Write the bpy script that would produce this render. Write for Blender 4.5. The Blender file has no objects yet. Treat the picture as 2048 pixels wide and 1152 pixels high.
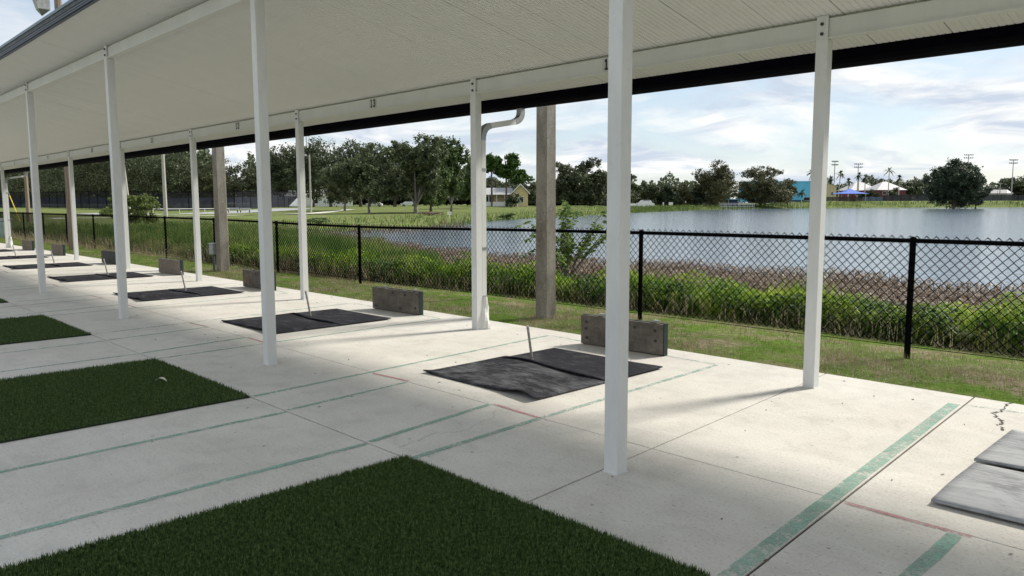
import bpy, math, random
import numpy as np
from mathutils import Vector, Matrix

random.seed(7)
RNG = np.random.default_rng(11)
scene = bpy.context.scene
col = scene.collection

# ------------------------------------------------------------------ camera
EYE = 1.608
YAW, PITCH, ROLL, FPX = 0.80470, 0.108814, -0.002537, 1551.06
cy_, sy_ = math.cos(YAW), math.sin(YAW)
FWD = Vector((-sy_ * math.cos(PITCH), cy_ * math.cos(PITCH), -math.sin(PITCH)))
RGT0 = Vector((cy_, sy_, 0)); UP0 = RGT0.cross(FWD)
RGT = math.cos(ROLL) * RGT0 + math.sin(ROLL) * UP0
UPV = -math.sin(ROLL) * RGT0 + math.cos(ROLL) * UP0
cam_data = bpy.data.cameras.new('camera')
cam = bpy.data.objects.new('camera', cam_data); col.objects.link(cam)
M3 = Matrix((RGT, UPV, -FWD)).transposed()
cam.matrix_world = Matrix.Translation((0, 0, EYE)) @ M3.to_4x4()
cam_data.sensor_width = 36.0
cam_data.lens = FPX / 2048 * 36
cam_data.clip_start = 0.05; cam_data.clip_end = 6000
scene.camera = cam

# ------------------------------------------------------------------ light
SUN_EL = math.radians(41)
SUN_AZ = Vector((0.28, 0.96, 0)).normalized()
to_sun = Vector((SUN_AZ.x * math.cos(SUN_EL), SUN_AZ.y * math.cos(SUN_EL), math.sin(SUN_EL)))
sd = bpy.data.lights.new('sun', 'SUN'); sd.energy = 3.6; sd.angle = math.radians(9); sd.color = (1, 0.95, 0.86)
so = bpy.data.objects.new('sun', sd); col.objects.link(so)
so.rotation_euler = to_sun.to_track_quat('Z', 'Y').to_euler()

world = bpy.data.worlds.new('World'); scene.world = world; world.use_nodes = True
nt = world.node_tree; nt.nodes.clear()
def wn(t, **k):
    n = nt.nodes.new(t)
    for a, b in k.items(): setattr(n, a, b)
    return n
def wl(a, b): nt.links.new(a, b)
def wmath(op, a, b=None):
    n = wn('ShaderNodeMath', operation=op)
    for i, v in enumerate((a, b)):
        if v is None: continue
        if isinstance(v, (int, float)): n.inputs[i].default_value = v
        else: wl(v, n.inputs[i])
    return n.outputs[0]
sky = wn('ShaderNodeTexSky', sky_type='NISHITA', sun_disc=False)
sky.sun_elevation = SUN_EL
sky.sun_rotation = math.atan2(SUN_AZ.x, SUN_AZ.y)
sky.air_density = 1.0; sky.dust_density = 0.7; sky.ozone_density = 1.0
tc = wn('ShaderNodeTexCoord'); sep = wn('ShaderNodeSeparateXYZ'); wl(tc.outputs['Generated'], sep.inputs[0])
zz = wmath('MAXIMUM', sep.outputs[2], 0.0)
den = wmath('ADD', zz, 0.16)
cmb = wn('ShaderNodeCombineXYZ')
wl(wmath('DIVIDE', sep.outputs[0], den), cmb.inputs[0]); wl(wmath('DIVIDE', sep.outputs[1], den), cmb.inputs[1])
def wnoise(scale, detail, rough, off, dist=0.0):
    mp = wn('ShaderNodeMapping'); mp.inputs['Location'].default_value = off; wl(cmb.outputs[0], mp.inputs[0])
    n = wn('ShaderNodeTexNoise'); n.inputs['Scale'].default_value = scale; n.inputs['Detail'].default_value = detail
    n.inputs['Roughness'].default_value = rough; n.inputs['Distortion'].default_value = dist
    wl(mp.outputs[0], n.inputs['Vector']); return n.outputs[0]
def wramp(src, p0, p1, c0, c1):
    r = wn('ShaderNodeValToRGB'); r.color_ramp.elements[0].position = p0; r.color_ramp.elements[1].position = p1
    r.color_ramp.elements[0].color = c0; r.color_ramp.elements[1].color = c1; wl(src, r.inputs[0]); return r.outputs[0]
cover = wramp(wnoise(0.85, 9, 0.58, (3.1, 1.7, 0), 0.7), 0.41, 0.55, (0, 0, 0, 1), (1, 1, 1, 1))
shade = wramp(wnoise(1.5, 8, 0.6, (7.7, 4.2, 2), 0.8), 0.40, 0.55, (5.5, 6.2, 7.3, 1), (8.9, 9.0, 8.9, 1))
haze = wn('ShaderNodeMixRGB'); haze.inputs[0].default_value = 0.45
wl(sky.outputs[0], haze.inputs[1]); haze.inputs[2].default_value = (6.9, 8.0, 9.2, 1)
mix = wn('ShaderNodeMixRGB'); wl(cover, mix.inputs[0]); wl(haze.outputs[0], mix.inputs[1]); wl(shade, mix.inputs[2])
bg = wn('ShaderNodeBackground'); bg.inputs[1].default_value = 0.074; wl(mix.outputs[0], bg.inputs[0])
wo = wn('ShaderNodeOutputWorld'); wl(bg.outputs[0], wo.inputs[0])

vs = scene.view_settings
vs.view_transform = 'Standard'; vs.look = 'None'; vs.gamma = 1.0; vs.use_curve_mapping = False
vs.exposure = 0.64

# ------------------------------------------------------------------ helpers
FH = Vector((FWD.x, FWD.y)).normalized(); RH = Vector((FH.y, -FH.x))
def rh(px): return 409.13 - 0.00256 * px                   # height of the horizon in the survey
def spot(px, D):                                           # bearing and distance -> ground position
    t = (px - 1024) / 1560.3
    return (D * (FH.x + t * RH.x), D * (FH.y + t * RH.y))
def zat(px, row, D): return EYE + (rh(px) - row) / 1560.3 * D

class MB:
    def __init__(s): s.v = []; s.f = []
    def add(s, vs, fs):
        o = len(s.v); s.v += [tuple(p) for p in vs]; s.f += [tuple(i + o for i in f) for f in fs]; return s
    def box(s, x0, x1, y0, y1, z0, z1):
        return s.add([(x0,y0,z0),(x1,y0,z0),(x1,y1,z0),(x0,y1,z0),(x0,y0,z1),(x1,y0,z1),(x1,y1,z1),(x0,y1,z1)],
                     [(0,3,2,1),(4,5,6,7),(0,1,5,4),(1,2,6,5),(2,3,7,6),(3,0,4,7)])
    def bbox(s, x0, x1, y0, y1, z0, z1, b=0.006):          # box with a chamfer on the vertical edges and top
        pl = lambda e, z: [(x0+b+e,y0+e,z),(x1-b-e,y0+e,z),(x1-e,y0+b+e,z),(x1-e,y1-b-e,z),(x1-b-e,y1-e,z),(x0+b+e,y1-e,z),(x0+e,y1-b-e,z),(x0+e,y0+b+e,z)]
        V = pl(0, z0) + pl(0, z1 - b) + pl(b * .7, z1)
        F = [tuple(reversed(range(8)))]
        for k in (0, 8):
            for i in range(8): j = (i + 1) % 8; F.append((k+i, k+j, k+8+j, k+8+i))
        F.append(tuple(range(16, 24))); return s.add(V, F)
    def prism(s, pts, z0, z1):
        n = len(pts); V = [(x, y, z0) for x, y in pts] + [(x, y, z1) for x, y in pts]
        F = [tuple(reversed(range(n))), tuple(range(n, 2*n))] + [(i, (i+1) % n, n+(i+1) % n, n+i) for i in range(n)]
        return s.add(V, F)
    def tube(s, pts, r, n=8, caps=True):
        pts = [Vector(p) for p in pts]; rr = r if isinstance(r, (list, tuple)) else [r] * len(pts)
        V = []; up = None
        for i, p in enumerate(pts):
            d = (pts[min(i+1, len(pts)-1)] - pts[max(i-1, 0)]).normalized()
            a = Vector((0, 0, 1)) if abs(d.z) < 0.9 else Vector((1, 0, 0))
            u = d.cross(a).normalized(); w = d.cross(u).normalized()
            for k in range(n):
                t = 2 * math.pi * k / n; V.append(p + (u * math.cos(t) + w * math.sin(t)) * rr[i])
        F = []
        for i in range(len(pts) - 1):
            for k in range(n): F.append((i*n+k, i*n+(k+1) % n, (i+1)*n+(k+1) % n, (i+1)*n+k))
        if caps: F.append(tuple(reversed(range(n)))); F.append(tuple((len(pts)-1)*n + k for k in range(n)))
        return s.add(V, F)
    def mesh(s, name):
        m = bpy.data.meshes.new(name); m.from_pydata(s.v, [], s.f); m.update(); return m
def npmesh(name, V, F):                                    # F: (n,k) int array
    m = bpy.data.meshes.new(name); V = np.asarray(V, np.float32); F = np.asarray(F, np.int32); k = F.shape[1]
    m.vertices.add(len(V)); m.vertices.foreach_set('co', V.ravel())
    m.loops.add(F.size); m.loops.foreach_set('vertex_index', F.ravel())
    m.polygons.add(len(F)); m.polygons.foreach_set('loop_start', np.arange(0, F.size, k, dtype=np.int32))
    m.update(calc_edges=True); return m
def obj(name, mesh, mat=None, parent=None, loc=(0, 0, 0), rz=0.0, smooth=False):
    if isinstance(mesh, MB): mesh = mesh.mesh(name)
    o = bpy.data.objects.new(name, mesh); col.objects.link(o)
    if mat is not None and not mesh.materials: mesh.materials.append(mat)
    if smooth: mesh.polygons.foreach_set('use_smooth', [True] * len(mesh.polygons))
    o.location = loc; o.rotation_euler = (0, 0, rz)
    if parent is not None: o.parent = parent
    return o
def tag(o, label, cat, group=None):
    o['label'] = label; o['category'] = cat
    if group: o['group'] = group
    return o
def thing(name, label, cat, loc=(0, 0, 0), rz=0.0, group=None):
    o = bpy.data.objects.new(name, None); col.objects.link(o); o.location = loc; o.rotation_euler = (0, 0, rz)
    o.empty_display_size = 0.2
    return tag(o, label, cat, group)
def struct(o): o['kind'] = 'structure'; return o
def stuff(o): o['kind'] = 'stuff'; return o

# ------------------------------------------------------------------ materials
class NT:
    def __init__(s, name):
        s.m = bpy.data.materials.new(name); s.m.use_nodes = True; s.t = s.m.node_tree; s.t.nodes.clear()
        s.out = s.t.nodes.new('ShaderNodeOutputMaterial'); s._tc = None
    def n(s, t, **k):
        x = s.t.nodes.new(t)
        for a, b in k.items(): setattr(x, a, b)
        return x
    def l(s, a, b): s.t.links.new(a, b)
    def co(s):
        if s._tc is None: s._tc = s.n('ShaderNodeTexCoord').outputs['Object']
        return s._tc
    def noise(s, scale, detail=4, rough=.55, stretch=None, dist=0., loc=None):
        src = s.co()
        if stretch or loc:
            mp = s.n('ShaderNodeMapping'); s.l(src, mp.inputs[0])
            if stretch: mp.inputs['Scale'].default_value = stretch
            if loc: mp.inputs['Location'].default_value = loc
            src = mp.outputs[0]
        x = s.n('ShaderNodeTexNoise'); x.inputs['Scale'].default_value = scale; x.inputs['Detail'].default_value = detail
        x.inputs['Roughness'].default_value = rough; x.inputs['Distortion'].default_value = dist; s.l(src, x.inputs['Vector'])
        return x.outputs[0]
    def ramp(s, src, *stops):
        r = s.n('ShaderNodeValToRGB'); e = r.color_ramp.elements
        while len(e) < len(stops): e.new(0.5)
        for k, (p, c) in enumerate(stops):
            e[k].position = p; e[k].color = (*c, 1) if isinstance(c, (tuple, list)) else (c, c, c, 1)
        s.l(src, r.inputs[0]); return r.outputs[0]
    def mix(s, f, a, b, mode='MIX'):
        x = s.n('ShaderNodeMixRGB', blend_type=mode)
        for i, v in enumerate((f, a, b)):
            if isinstance(v, (int, float)): x.inputs[i].default_value = v if i == 0 else (v, v, v, 1)
            elif isinstance(v, (tuple, list)): x.inputs[i].default_value = (*v, 1)
            else: s.l(v, x.inputs[i])
        return x.outputs[0]
    def bump(s, h, strength=.3, dist=.01, prev=None):
        b = s.n('ShaderNodeBump'); b.inputs['Strength'].default_value = strength; b.inputs['Distance'].default_value = dist
        s.l(h, b.inputs['Height'])
        if prev is not None: s.l(prev, b.inputs['Normal'])
        return b.outputs[0]
    def bsdf(s, color, rough=.6, normal=None, metal=0., spec=.4):
        p = s.n('ShaderNodeBsdfPrincipled')
        for nm, v in (('Base Color', color), ('Roughness', rough)):
            if isinstance(v, (tuple, list)): p.inputs[nm].default_value = (*v, 1)
            elif isinstance(v, (int, float)): p.inputs[nm].default_value = v
            else: s.l(v, p.inputs[nm])
        p.inputs['Metallic'].default_value = metal; p.inputs['Specular IOR Level'].default_value = spec
        if normal is not None: s.l(normal, p.inputs['Normal'])
        s.p = p; return p.outputs[0]
    def done(s, shader): s.l(shader, s.out.inputs[0]); return s.m
    def leaf(s, color, trans=.35, rough=.6):
        d = s.bsdf(color, rough, spec=.25); t = s.n('ShaderNodeBsdfTranslucent')
        s.l(color, t.inputs[0]) if not isinstance(color, tuple) else setattr(t.inputs[0], 'default_value', (*color, 1))
        x = s.n('ShaderNodeMixShader'); x.inputs[0].default_value = trans; s.l(d, x.inputs[1]); s.l(t.outputs[0], x.inputs[2])
        return s.done(x.outputs[0])

def m_simple(name, c, rough=.6, var=.12, scale=6., metal=0., spec=.4, bump=0.):
    t = NT(name); n = t.noise(scale, 5)
    lo = tuple(x * (1 - var) for x in c); hi = tuple(min(1, x * (1 + var)) for x in c)
    nb = t.bump(t.noise(scale * 8, 3), bump, .004) if bump else None
    return t.done(t.bsdf(t.ramp(n, (.3, lo), (.7, hi)), rough, nb, metal, spec))
def m_leaf(name, lo, mid, hi, scale=1.2, trans=.3):
    t = NT(name)
    c = t.ramp(t.noise(scale, 3, .7), (.37, lo), (.5, mid), (.63, hi))
    return t.leaf(c, trans)

def m_concrete():
    t = NT('concrete')
    big = t.ramp(t.noise(.55, 5, .6), (.3, (.495, .47, .42)), (.5, (.55, .525, .475)), (.7, (.59, .567, .518)))
    mid = t.ramp(t.noise(3.2, 6, .65, dist=.6), (.32, .86), (.5, .98), (.7, 1.03))
    c = t.mix(1, big, mid, 'MULTIPLY')
    strk = t.ramp(t.noise(5, 4, .6, (.35, 4.5, 1)), (.3, .965), (.6, 1.01))
    c = t.mix(1, c, strk, 'MULTIPLY')
    pink = t.ramp(t.noise(.9, 3, loc=(5, 2, 0)), (.56, 0.), (.7, 1.))
    c = t.mix(t.mix(1, pink, .35, 'MULTIPLY'), c, (.50, .43, .40))
    spk = t.ramp(t.noise(60, 3, .6), (.28, .62), (.44, 1.), (.60, 1.), (.74, 1.18))
    c = t.mix(1, c, spk, 'MULTIPLY')
    dark = t.ramp(t.noise(16, 2, .5, loc=(3, 1, 0)), (.735, 1.), (.765, .42))
    c = t.mix(1, c, dark, 'MULTIPLY')
    pit = t.ramp(t.noise(1.1, 3, loc=(9, 3, 0)), (.45, 0.), (.62, 1.))
    scr = t.ramp(t.noise(9, 6, .8, (.25, 2.2, 1), 1.2, (1, 7, 0)), (.64, 1.), (.70, .80)); c = t.mix(1, c, scr, 'MULTIPLY')
    stn = t.ramp(t.noise(1.9, 5, .7, dist=1.0, loc=(6, 6, 0)), (.60, 0.), (.76, .22)); c = t.mix(stn, c, (.36, .31, .255))
    wht = t.ramp(t.noise(24, 4, .75, loc=(2, 9, 0)), (.66, 0.), (.72, .55)); c = t.mix(wht, c, (.66, .64, .60))
    nb = t.bump(t.noise(90, 3), .25, .004)
    nb = t.bump(t.mix(1, pit, t.noise(34, 3, .7), 'MULTIPLY'), .55, .012, nb)
    return t.done(t.bsdf(c, .75, nb, spec=.3))
def m_paint(name, c, wear):
    t = NT(name)
    n = t.noise(7, 7, .75); g = t.noise(55, 3, .6)
    a = t.ramp(t.mix(.4, n, g), (wear - .10, 0.), (wear + .09, .92))
    d = t.bsdf(t.ramp(t.noise(4, 4), (.3, tuple(x * .8 for x in c)), (.7, tuple(x * 1.15 for x in c))), .65)
    tr = t.n('ShaderNodeBsdfTransparent'); x = t.n('ShaderNodeMixShader')
    t.l(a, x.inputs[0]); t.l(tr.outputs[0], x.inputs[1]); t.l(d, x.inputs[2]); return t.done(x.outputs[0])
def m_rubber(name, dust):
    t = NT(name)
    s1 = t.noise(2.2, 7, .75, (1, 1.6, 1), .8); s2 = t.noise(16, 7, .8, (.4, 2.5, 1), .6)
    a = t.ramp(t.mix(.45, s1, s2), (.52 - dust * .24, 0.), (.76 - dust * .22, .22 + dust * .85))
    c = t.mix(a, (.016, .016, .020), (.34, .345, .355))
    return t.done(t.bsdf(c, t.ramp(a, (0, .8), (1, .95)), t.bump(t.noise(30, 4), .15, .006), spec=.07))
def m_ground():
    t = NT('lawn')
    g = t.ramp(t.noise(.35, 5, .65), (.3, (.065, .125, .018)), (.5, (.10, .175, .028)), (.7, (.15, .215, .045)))
    dry = t.ramp(t.noise(1.5, 6, .7, loc=(2, 8, 0)), (.44, 0.), (.60, 1.))
    c = t.mix(dry, g, t.ramp(t.noise(9, 5, .7), (.3, (.13, .10, .06)), (.7, (.30, .26, .17))))
    c = t.mix(1, c, t.ramp(t.noise(14, 5, .75), (.3, .55), (.65, 1.2)), 'MULTIPLY')
    return t.done(t.bsdf(c, .95, t.bump(t.noise(40, 4), .6, .03), spec=.03))
def m_water():
    t = NT('lake_water')
    n1 = t.noise(1.1, 4, .6, (.8, 1.6, 1), .4); n2 = t.noise(.22, 3, .55, (.8, 1.5, 1)); n3 = t.noise(4.5, 3, .6, (.8, 1.5, 1))
    nb = t.bump(n2, .3, .12); nb = t.bump(n1, .55, .10, nb); nb = t.bump(n3, .5, .03, nb)
    s = t.bsdf((.16, .205, .26), .09, nb, spec=1.0); t.p.inputs['IOR'].default_value = 1.33
    return t.done(s)
def m_white(name='white_paint', c=(.68, .685, .67), dirt=.35):
    t = NT(name)
    n = t.ramp(t.noise(2.5, 6, .7, (1, 1, .3)), (.3, tuple(x * (1 - dirt * .5) for x in c)), (.6, c))
    d = t.ramp(t.mix(.4, t.noise(26, 5, .75), t.noise(5, 6, .8, (1, 1, .25))), (.56, 0.), (.68, dirt * 1.3))
    return t.done(t.bsdf(t.mix(d, n, (.33, .30, .26)), .5, t.bump(t.noise(50, 3), .08, .003), spec=.35))
def m_polecon():
    t = NT('weathered_concrete')
    c = t.ramp(t.noise(3, 7, .7, (1, 1, .35)), (.3, (.13, .115, .098)), (.5, (.25, .225, .19)), (.72, (.37, .345, .305)))
    st = t.ramp(t.noise(38, 4, .7), (.30, .35), (.44, 1.)); c = t.mix(1, c, st, 'MULTIPLY')
    li = t.ramp(t.noise(11, 5, .7, loc=(4, 4, 0)), (.62, 0.), (.72, .7)); c = t.mix(li, c, (.40, .39, .35))
    return t.done(t.bsdf(c, .9, t.bump(t.noise(45, 4), .5, .008), spec=.15))
def m_wood(name, lo, hi, axis=(6, 6, .5)):
    t = NT(name); c = t.ramp(t.noise(4, 6, .7, axis), (.3, lo), (.7, hi))
    return t.done(t.bsdf(c, .85, t.bump(t.noise(12, 5, .7, axis), .3, .006), spec=.15))
def m_board():
    t = NT('board_wood')
    c = t.ramp(t.noise(4, 7, .75, (1, 1, 1.3)), (.3, (.075, .063, .053)), (.5, (.135, .117, .098)), (.7, (.20, .178, .15)))
    sc = t.ramp(t.noise(16, 4, .8, (1.6, 1, .8), .8), (.62, 1.), (.72, .45)); c = t.mix(1, c, sc, 'MULTIPLY')
    return t.done(t.bsdf(c, .85, t.bump(t.noise(25, 4), .3, .006), spec=.15))
def m_screen(name, c, a):
    t = NT(name); d = t.bsdf(t.ramp(t.noise(.6, 4), (.3, tuple(x * .75 for x in c)), (.7, tuple(x * 1.3 for x in c))), .8, spec=.1)
    tr = t.n('ShaderNodeBsdfTransparent'); x = t.n('ShaderNodeMixShader'); x.inputs[0].default_value = a
    t.l(tr.outputs[0], x.inputs[1]); t.l(d, x.inputs[2]); return t.done(x.outputs[0])

CONC = m_concrete(); PGREEN = m_paint('green_line_paint', (.22, .39, .31), .485); PGREEN2 = m_paint('worn_green_line_paint', (.21, .39, .33), .525)
PRED = m_paint('red_line_paint', (.50, .20, .21), .485)
WHITE = m_white(); CEIL = m_white('ceiling_paint', (.68, .68, .655), .12); BEAM = m_white('beam_paint', (.64, .64, .61), .18)
NAVY = m_simple('navy_trim', (.022, .032, .052), .45, .2, 3); BLACKT = m_simple('gutter_trim', (.002, .002, .005), .8, .2, 3, spec=.03)
SHINGLE = m_simple('roof_sheet', (.10, .11, .12), .8, .3, 5)
BOLT = m_simple('rusty_bolt', (.035, .030, .028), .6, .3, 30)
PLATE = m_simple('number_plate', (.55, .545, .51), .6, .1, 8); INK = m_simple('black_ink', (.012, .012, .013), .6, .1)
GALV = m_simple('galvanised', (.30, .30, .285), .45, .2, 9, .6); ALUW = m_white('downspout_paint', (.66, .66, .63), .3)
FENCEB = m_simple('black_vinyl', (.005, .005, .006), .9, .2, 20, spec=.02)
POLEC = m_polecon(); WOODP = m_wood('pole_wood', (.17, .13, .10), (.34, .27, .21)); WOODG = m_wood('pale_pole', (.34, .32, .29), (.52, .50, .46))
BOARD = m_board(); BGREEN = m_simple('board_edge_green', (.012, .024, .023), .6, .4, 14); BBLACK = m_simple('board_black', (.014, .014, .015), .6, .4, 14)
RUB = m_rubber('rubber', .10); RUBM = m_rubber('dusty_rubber', .30); RUBD = m_rubber('chalky_rubber', .95)
STEEL = m_simple('worn_steel', (.40, .38, .35), .45, .4, 30, .6)
CRACK = m_simple('crack_dirt', (.06, .052, .042), .9, .4, 30)
LAWN = m_ground(); WATER = m_water()
TURFM = m_leaf('artificial_turf', (.016, .036, .008), (.062, .108, .026), (.17, .24, .08), 60, .2)
TURFB = m_simple('turf_backing', (.014, .026, .009), .9, .3)
GRASSM = m_leaf('mown_grass_blades', (.12, .17, .03), (.17, .24, .045), (.34, .34, .13), 2.6, .4)
WEEDM = m_leaf('weed_blades', (.05, .12, .012), (.17, .29, .025), (.38, .46, .06), 2.4, .45)
REEDM = m_leaf('reed_blades', (.045, .095, .018), (.12, .20, .04), (.30, .31, .11), .8, .48)
BANKM = m_leaf('bank_weeds', (.045, .08, .02), (.095, .145, .035), (.17, .20, .065), .25, .35)
DARKW = m_leaf('dark_weeds', (.018, .045, .010), (.04, .085, .018), (.08, .13, .03), 3.0, .3)
SAPM = m_leaf('willow_leaves', (.07, .12, .03), (.15, .22, .06), (.24, .31, .10), 4.0, .45)
REDM = m_leaf('red_weeds', (.07, .048, .034), (.18, .13, .095), (.46, .39, .31), 9, .3)
STRAWM = m_leaf('straw', (.22, .17, .10), (.34, .28, .18), (.48, .42, .30), 5, .3)
BARK = m_wood('bark', (.06, .05, .04), (.16, .14, .115), (3, 3, .6)); BARKG = m_wood('grey_bark', (.13, .12, .105), (.27, .255, .23), (3, 3, .6))
LOAK = m_leaf('dark_oak_leaves', (.034, .045, .024), (.075, .095, .048), (.155, .18, .09), 1.1, .22)
LGREY = m_leaf('grey_green_leaves', (.055, .072, .036), (.105, .130, .065), (.18, .21, .11), 1.1, .25)
LGRN = m_leaf('fresh_leaves', (.04, .065, .02), (.085, .13, .04), (.15, .21, .07), 1.1, .3)
LPINE = m_leaf('pine_needles', (.035, .07, .018), (.07, .135, .03), (.12, .20, .05), 1.4, .25)
LCYP = m_leaf('cypress_leaves', (.026, .042, .026), (.052, .076, .044), (.095, .125, .066), 1.0, .18)
LBRN = m_leaf('bronze_leaves', (.045, .05, .022), (.09, .092, .04), (.15, .148, .07), 1.0, .22)
LPALM = m_leaf('palm_fronds', (.03, .045, .02), (.05, .07, .03), (.08, .10, .04), 1.0, .2)
LBUSH = m_leaf('bush_leaves', (.06, .09, .022), (.13, .17, .05), (.22, .25, .09), 3.0, .4)
ROOFM = m_simple('light_metal_roof', (.50, .48, .48), .4, .1, 1); REDW = m_simple('red_wall', (.13, .035, .045), .8, .2, 2)
YELW = m_simple('yellow_wall', (.56, .46, .24), .7, .1, 2); WALLW = m_simple('white_wall', (.72, .72, .70), .7, .08, 2)
BLUW = m_simple('bright_blue_wall', (.13, .50, .72), .6, .12, .5); DKBLUE = m_simple('dark_blue_trim', (.015, .03, .09), .6, .2, 2)
BLUC = m_simple('blue_canopy', (.05, .13, .52), .6, .1, 2); GLASS = m_simple('dark_glass', (.02, .025, .03), .15, .1, 2)
GREYW = m_simple('grey_rail', (.42, .42, .43), .7, .15, 4); CARW = m_simple('white_car_paint', (.78, .78, .78), .25, .03, 2); TYRE = m_simple('tyre', (.015, .015, .015), .8)
SCRN = m_screen('blue_windscreen', (.024, .027, .038), .95); NETB = m_screen('black_netting', (.012, .012, .016), .55); WOODF = m_screen('far_fence', (.06, .055, .05), .85)
TEAL = m_simple('teal_bin', (.26, .36, .34), .6, .1, 3); YELG = m_simple('yellow_guard', (.75, .55, .05), .5, .1, 3)

# ------------------------------------------------------------------ terrain and lake
LAKE = np.array([(400, 17.6), (-3, 16.4), (-6, 17.2), (-10, 18.0), (-15, 17.8), (-22, 18.0), (-30, 20.0), (-40, 24), (-50, 29.5), (-53, 43.5), (-66, 60), (-72, 70), (-84, 96),
                 (-100, 128), (-118, 180)] + [spot(1400, 226), spot(1500, 259), spot(1640, 298), spot(1850, 306), spot(2048, 310), spot(2500, 330), (500, 420)])
def lake_d(P):                                             # signed distance to the shore, positive on land
    P = np.asarray(P, float); d = np.full(len(P), 1e9); ins = np.zeros(len(P), bool)
    for a, b in zip(LAKE, np.roll(LAKE, -1, 0)):
        e = b - a; w = P - a; t = np.clip((w @ e) / (e @ e), 0, 1); d = np.minimum(d, np.hypot(*(w - t[:, None] * e).T))
        c = (a[1] > P[:, 1]) != (b[1] > P[:, 1])
        with np.errstate(divide='ignore', invalid='ignore'): xi = (b[0]-a[0]) * (P[:, 1]-a[1]) / (b[1]-a[1]) + a[0]
        ins ^= c & (P[:, 0] < xi)
    return np.where(ins, -d, d)
def sstep(a, b, x): t = np.clip((x - a) / (b - a), 0, 1); return t * t * (3 - 2 * t)
def ground_z(P):
    P = np.atleast_2d(np.asarray(P, float)); d = lake_d(P)
    D = P @ np.array(FH); t = P @ np.array(RH); px = 1024 + 1560.3 * t / np.maximum(D, 1)
    px = np.where(D < 1, np.where(t > 0, 4000, -4000), px)
    z = -.62 + .55 * sstep(-1.5, 9, d) - .9 * sstep(1, 12, -d)
    z += .85 * sstep(125, 185, D) * (1 - sstep(1190, 1290, px))
    z += 2.2 * sstep(2, 20, d) * sstep(1440, 1600, px) * sstep(150, 240, D)
    z += .35 * sstep(2, 14, d) * sstep(1250, 1330, px) * (1 - sstep(1440, 1600, px)) * sstep(150, 240, D)
    z += .05 * np.sin(P[:, 0] * .9) * np.sin(P[:, 1] * .7 + 1) * sstep(0, 5, d) * sstep(9, 14, P[:, 1])
    return z
def gz(x, y): return float(ground_z([(x, y)])[0])
NA, NR = 840, 190
ang = np.linspace(0, 2 * np.pi, NA, endpoint=False); rad = np.concatenate([[0.4], np.geomspace(1.2, 3200, NR - 1)])
A, Rr = np.meshgrid(ang, rad); G = np.stack([(Rr * np.cos(A)).ravel(), (Rr * np.sin(A)).ravel()], 1)
GV = np.column_stack([G, ground_z(G)])
ii = np.arange(NR - 1)[:, None] * NA; jj = np.arange(NA)[None]; j2 = (jj + 1) % NA
GF = np.stack([ii + jj, ii + NA + jj, ii + NA + j2, ii + j2], -1).reshape(-1, 4)
gm = npmesh('ground', GV, GF)
ground = struct(obj('ground', gm, LAWN, smooth=True))
struct(obj('lake_water', MB().add([(600, 12, -.5), (600, 600, -.5), (-330, 600, -.5), (-330, 12, -.5)], [(0, 1, 2, 3)]), WATER))

# ------------------------------------------------------------------ pavement
pave = bpy.data.objects.new('pavement', None); col.objects.link(pave); struct(pave)
YB = 7.13
def jx0(y): return -2.86 - .064 * (y - 2.9)                # joint by the first posts
def jx1(y): return -1.60 - .065 * (y - 2.9)                # joint beside the wide green line
rows = [(4.105, YB), (2.84, 4.100), (-7.0, 2.825)]
for (y0, y1) in rows:
    for (f0, f1) in ((lambda y: -16.2, lambda y: jx0(y) - .012), (lambda y: jx0(y), lambda y: jx1(y) - .014), (lambda y: jx1(y), lambda y: 7.0),
                     (lambda y: -29.5, lambda y: -16.208), (lambda y: -46.0, lambda y: -29.508), (lambda y: -64.0, lambda y: -46.008)):
        m = MB(); b = .004
        q = [(f0(y0), y0), (f1(y0), y0), (f1(y1), y1), (f0(y1), y1)]
        qi = [(f0(y0)+b, y0+b), (f1(y0)-b, y0+b), (f1(y1)-b, y1-b), (f0(y1)+b, y1-b)]
        V = [(x, y, -.16) for x, y in q] + [(x, y, -b) for x, y in q] + [(x, y, 0) for x, y in qi]
        m.add(V, [(3,2,1,0), (8,9,10,11)] + [(k+i, k+(i+1) % 4, k+4+(i+1) % 4, k+4+i) for k in (0, 4) for i in range(4)])
        obj('slab', m, CONC, pave)
# joint filler: dirt down in the gaps
jf = MB().box(-64, 7, 2.820, 2.845, -.05, -.014)
for fn in (jx0, jx1): jf.add([(fn(y) - .02 + dx, y, -.012) for y in (2.845, YB) for dx in (0, .03)], [(0, 1, 3, 2)])
stuff(obj('joint_dirt', jf, CRACK, pave))
def pline(a, b, w, mat, z=.003, name='painted_line'):
    a = Vector(a); b = Vector(b); d = (b - a).normalized(); n = Vector((-d.y, d.x)) * w / 2
    k = max(1, int((b - a).length / .25)); V = []; F = []
    for i in range(k + 1):
        p = a.lerp(b, i / k); j = random.uniform(-.004, .004); j2 = random.uniform(-.004, .004)
        V += [(p.x - n.x * (1 + j / w), p.y - n.y * (1 + j / w), z), (p.x + n.x * (1 + j2 / w), p.y + n.y * (1 + j2 / w), z)]
        if i: F.append((2*i-2, 2*i, 2*i+1, 2*i-1) if True else 0)
    m = MB().add(V, F)
    return obj(name, m, mat, pave)
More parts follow.
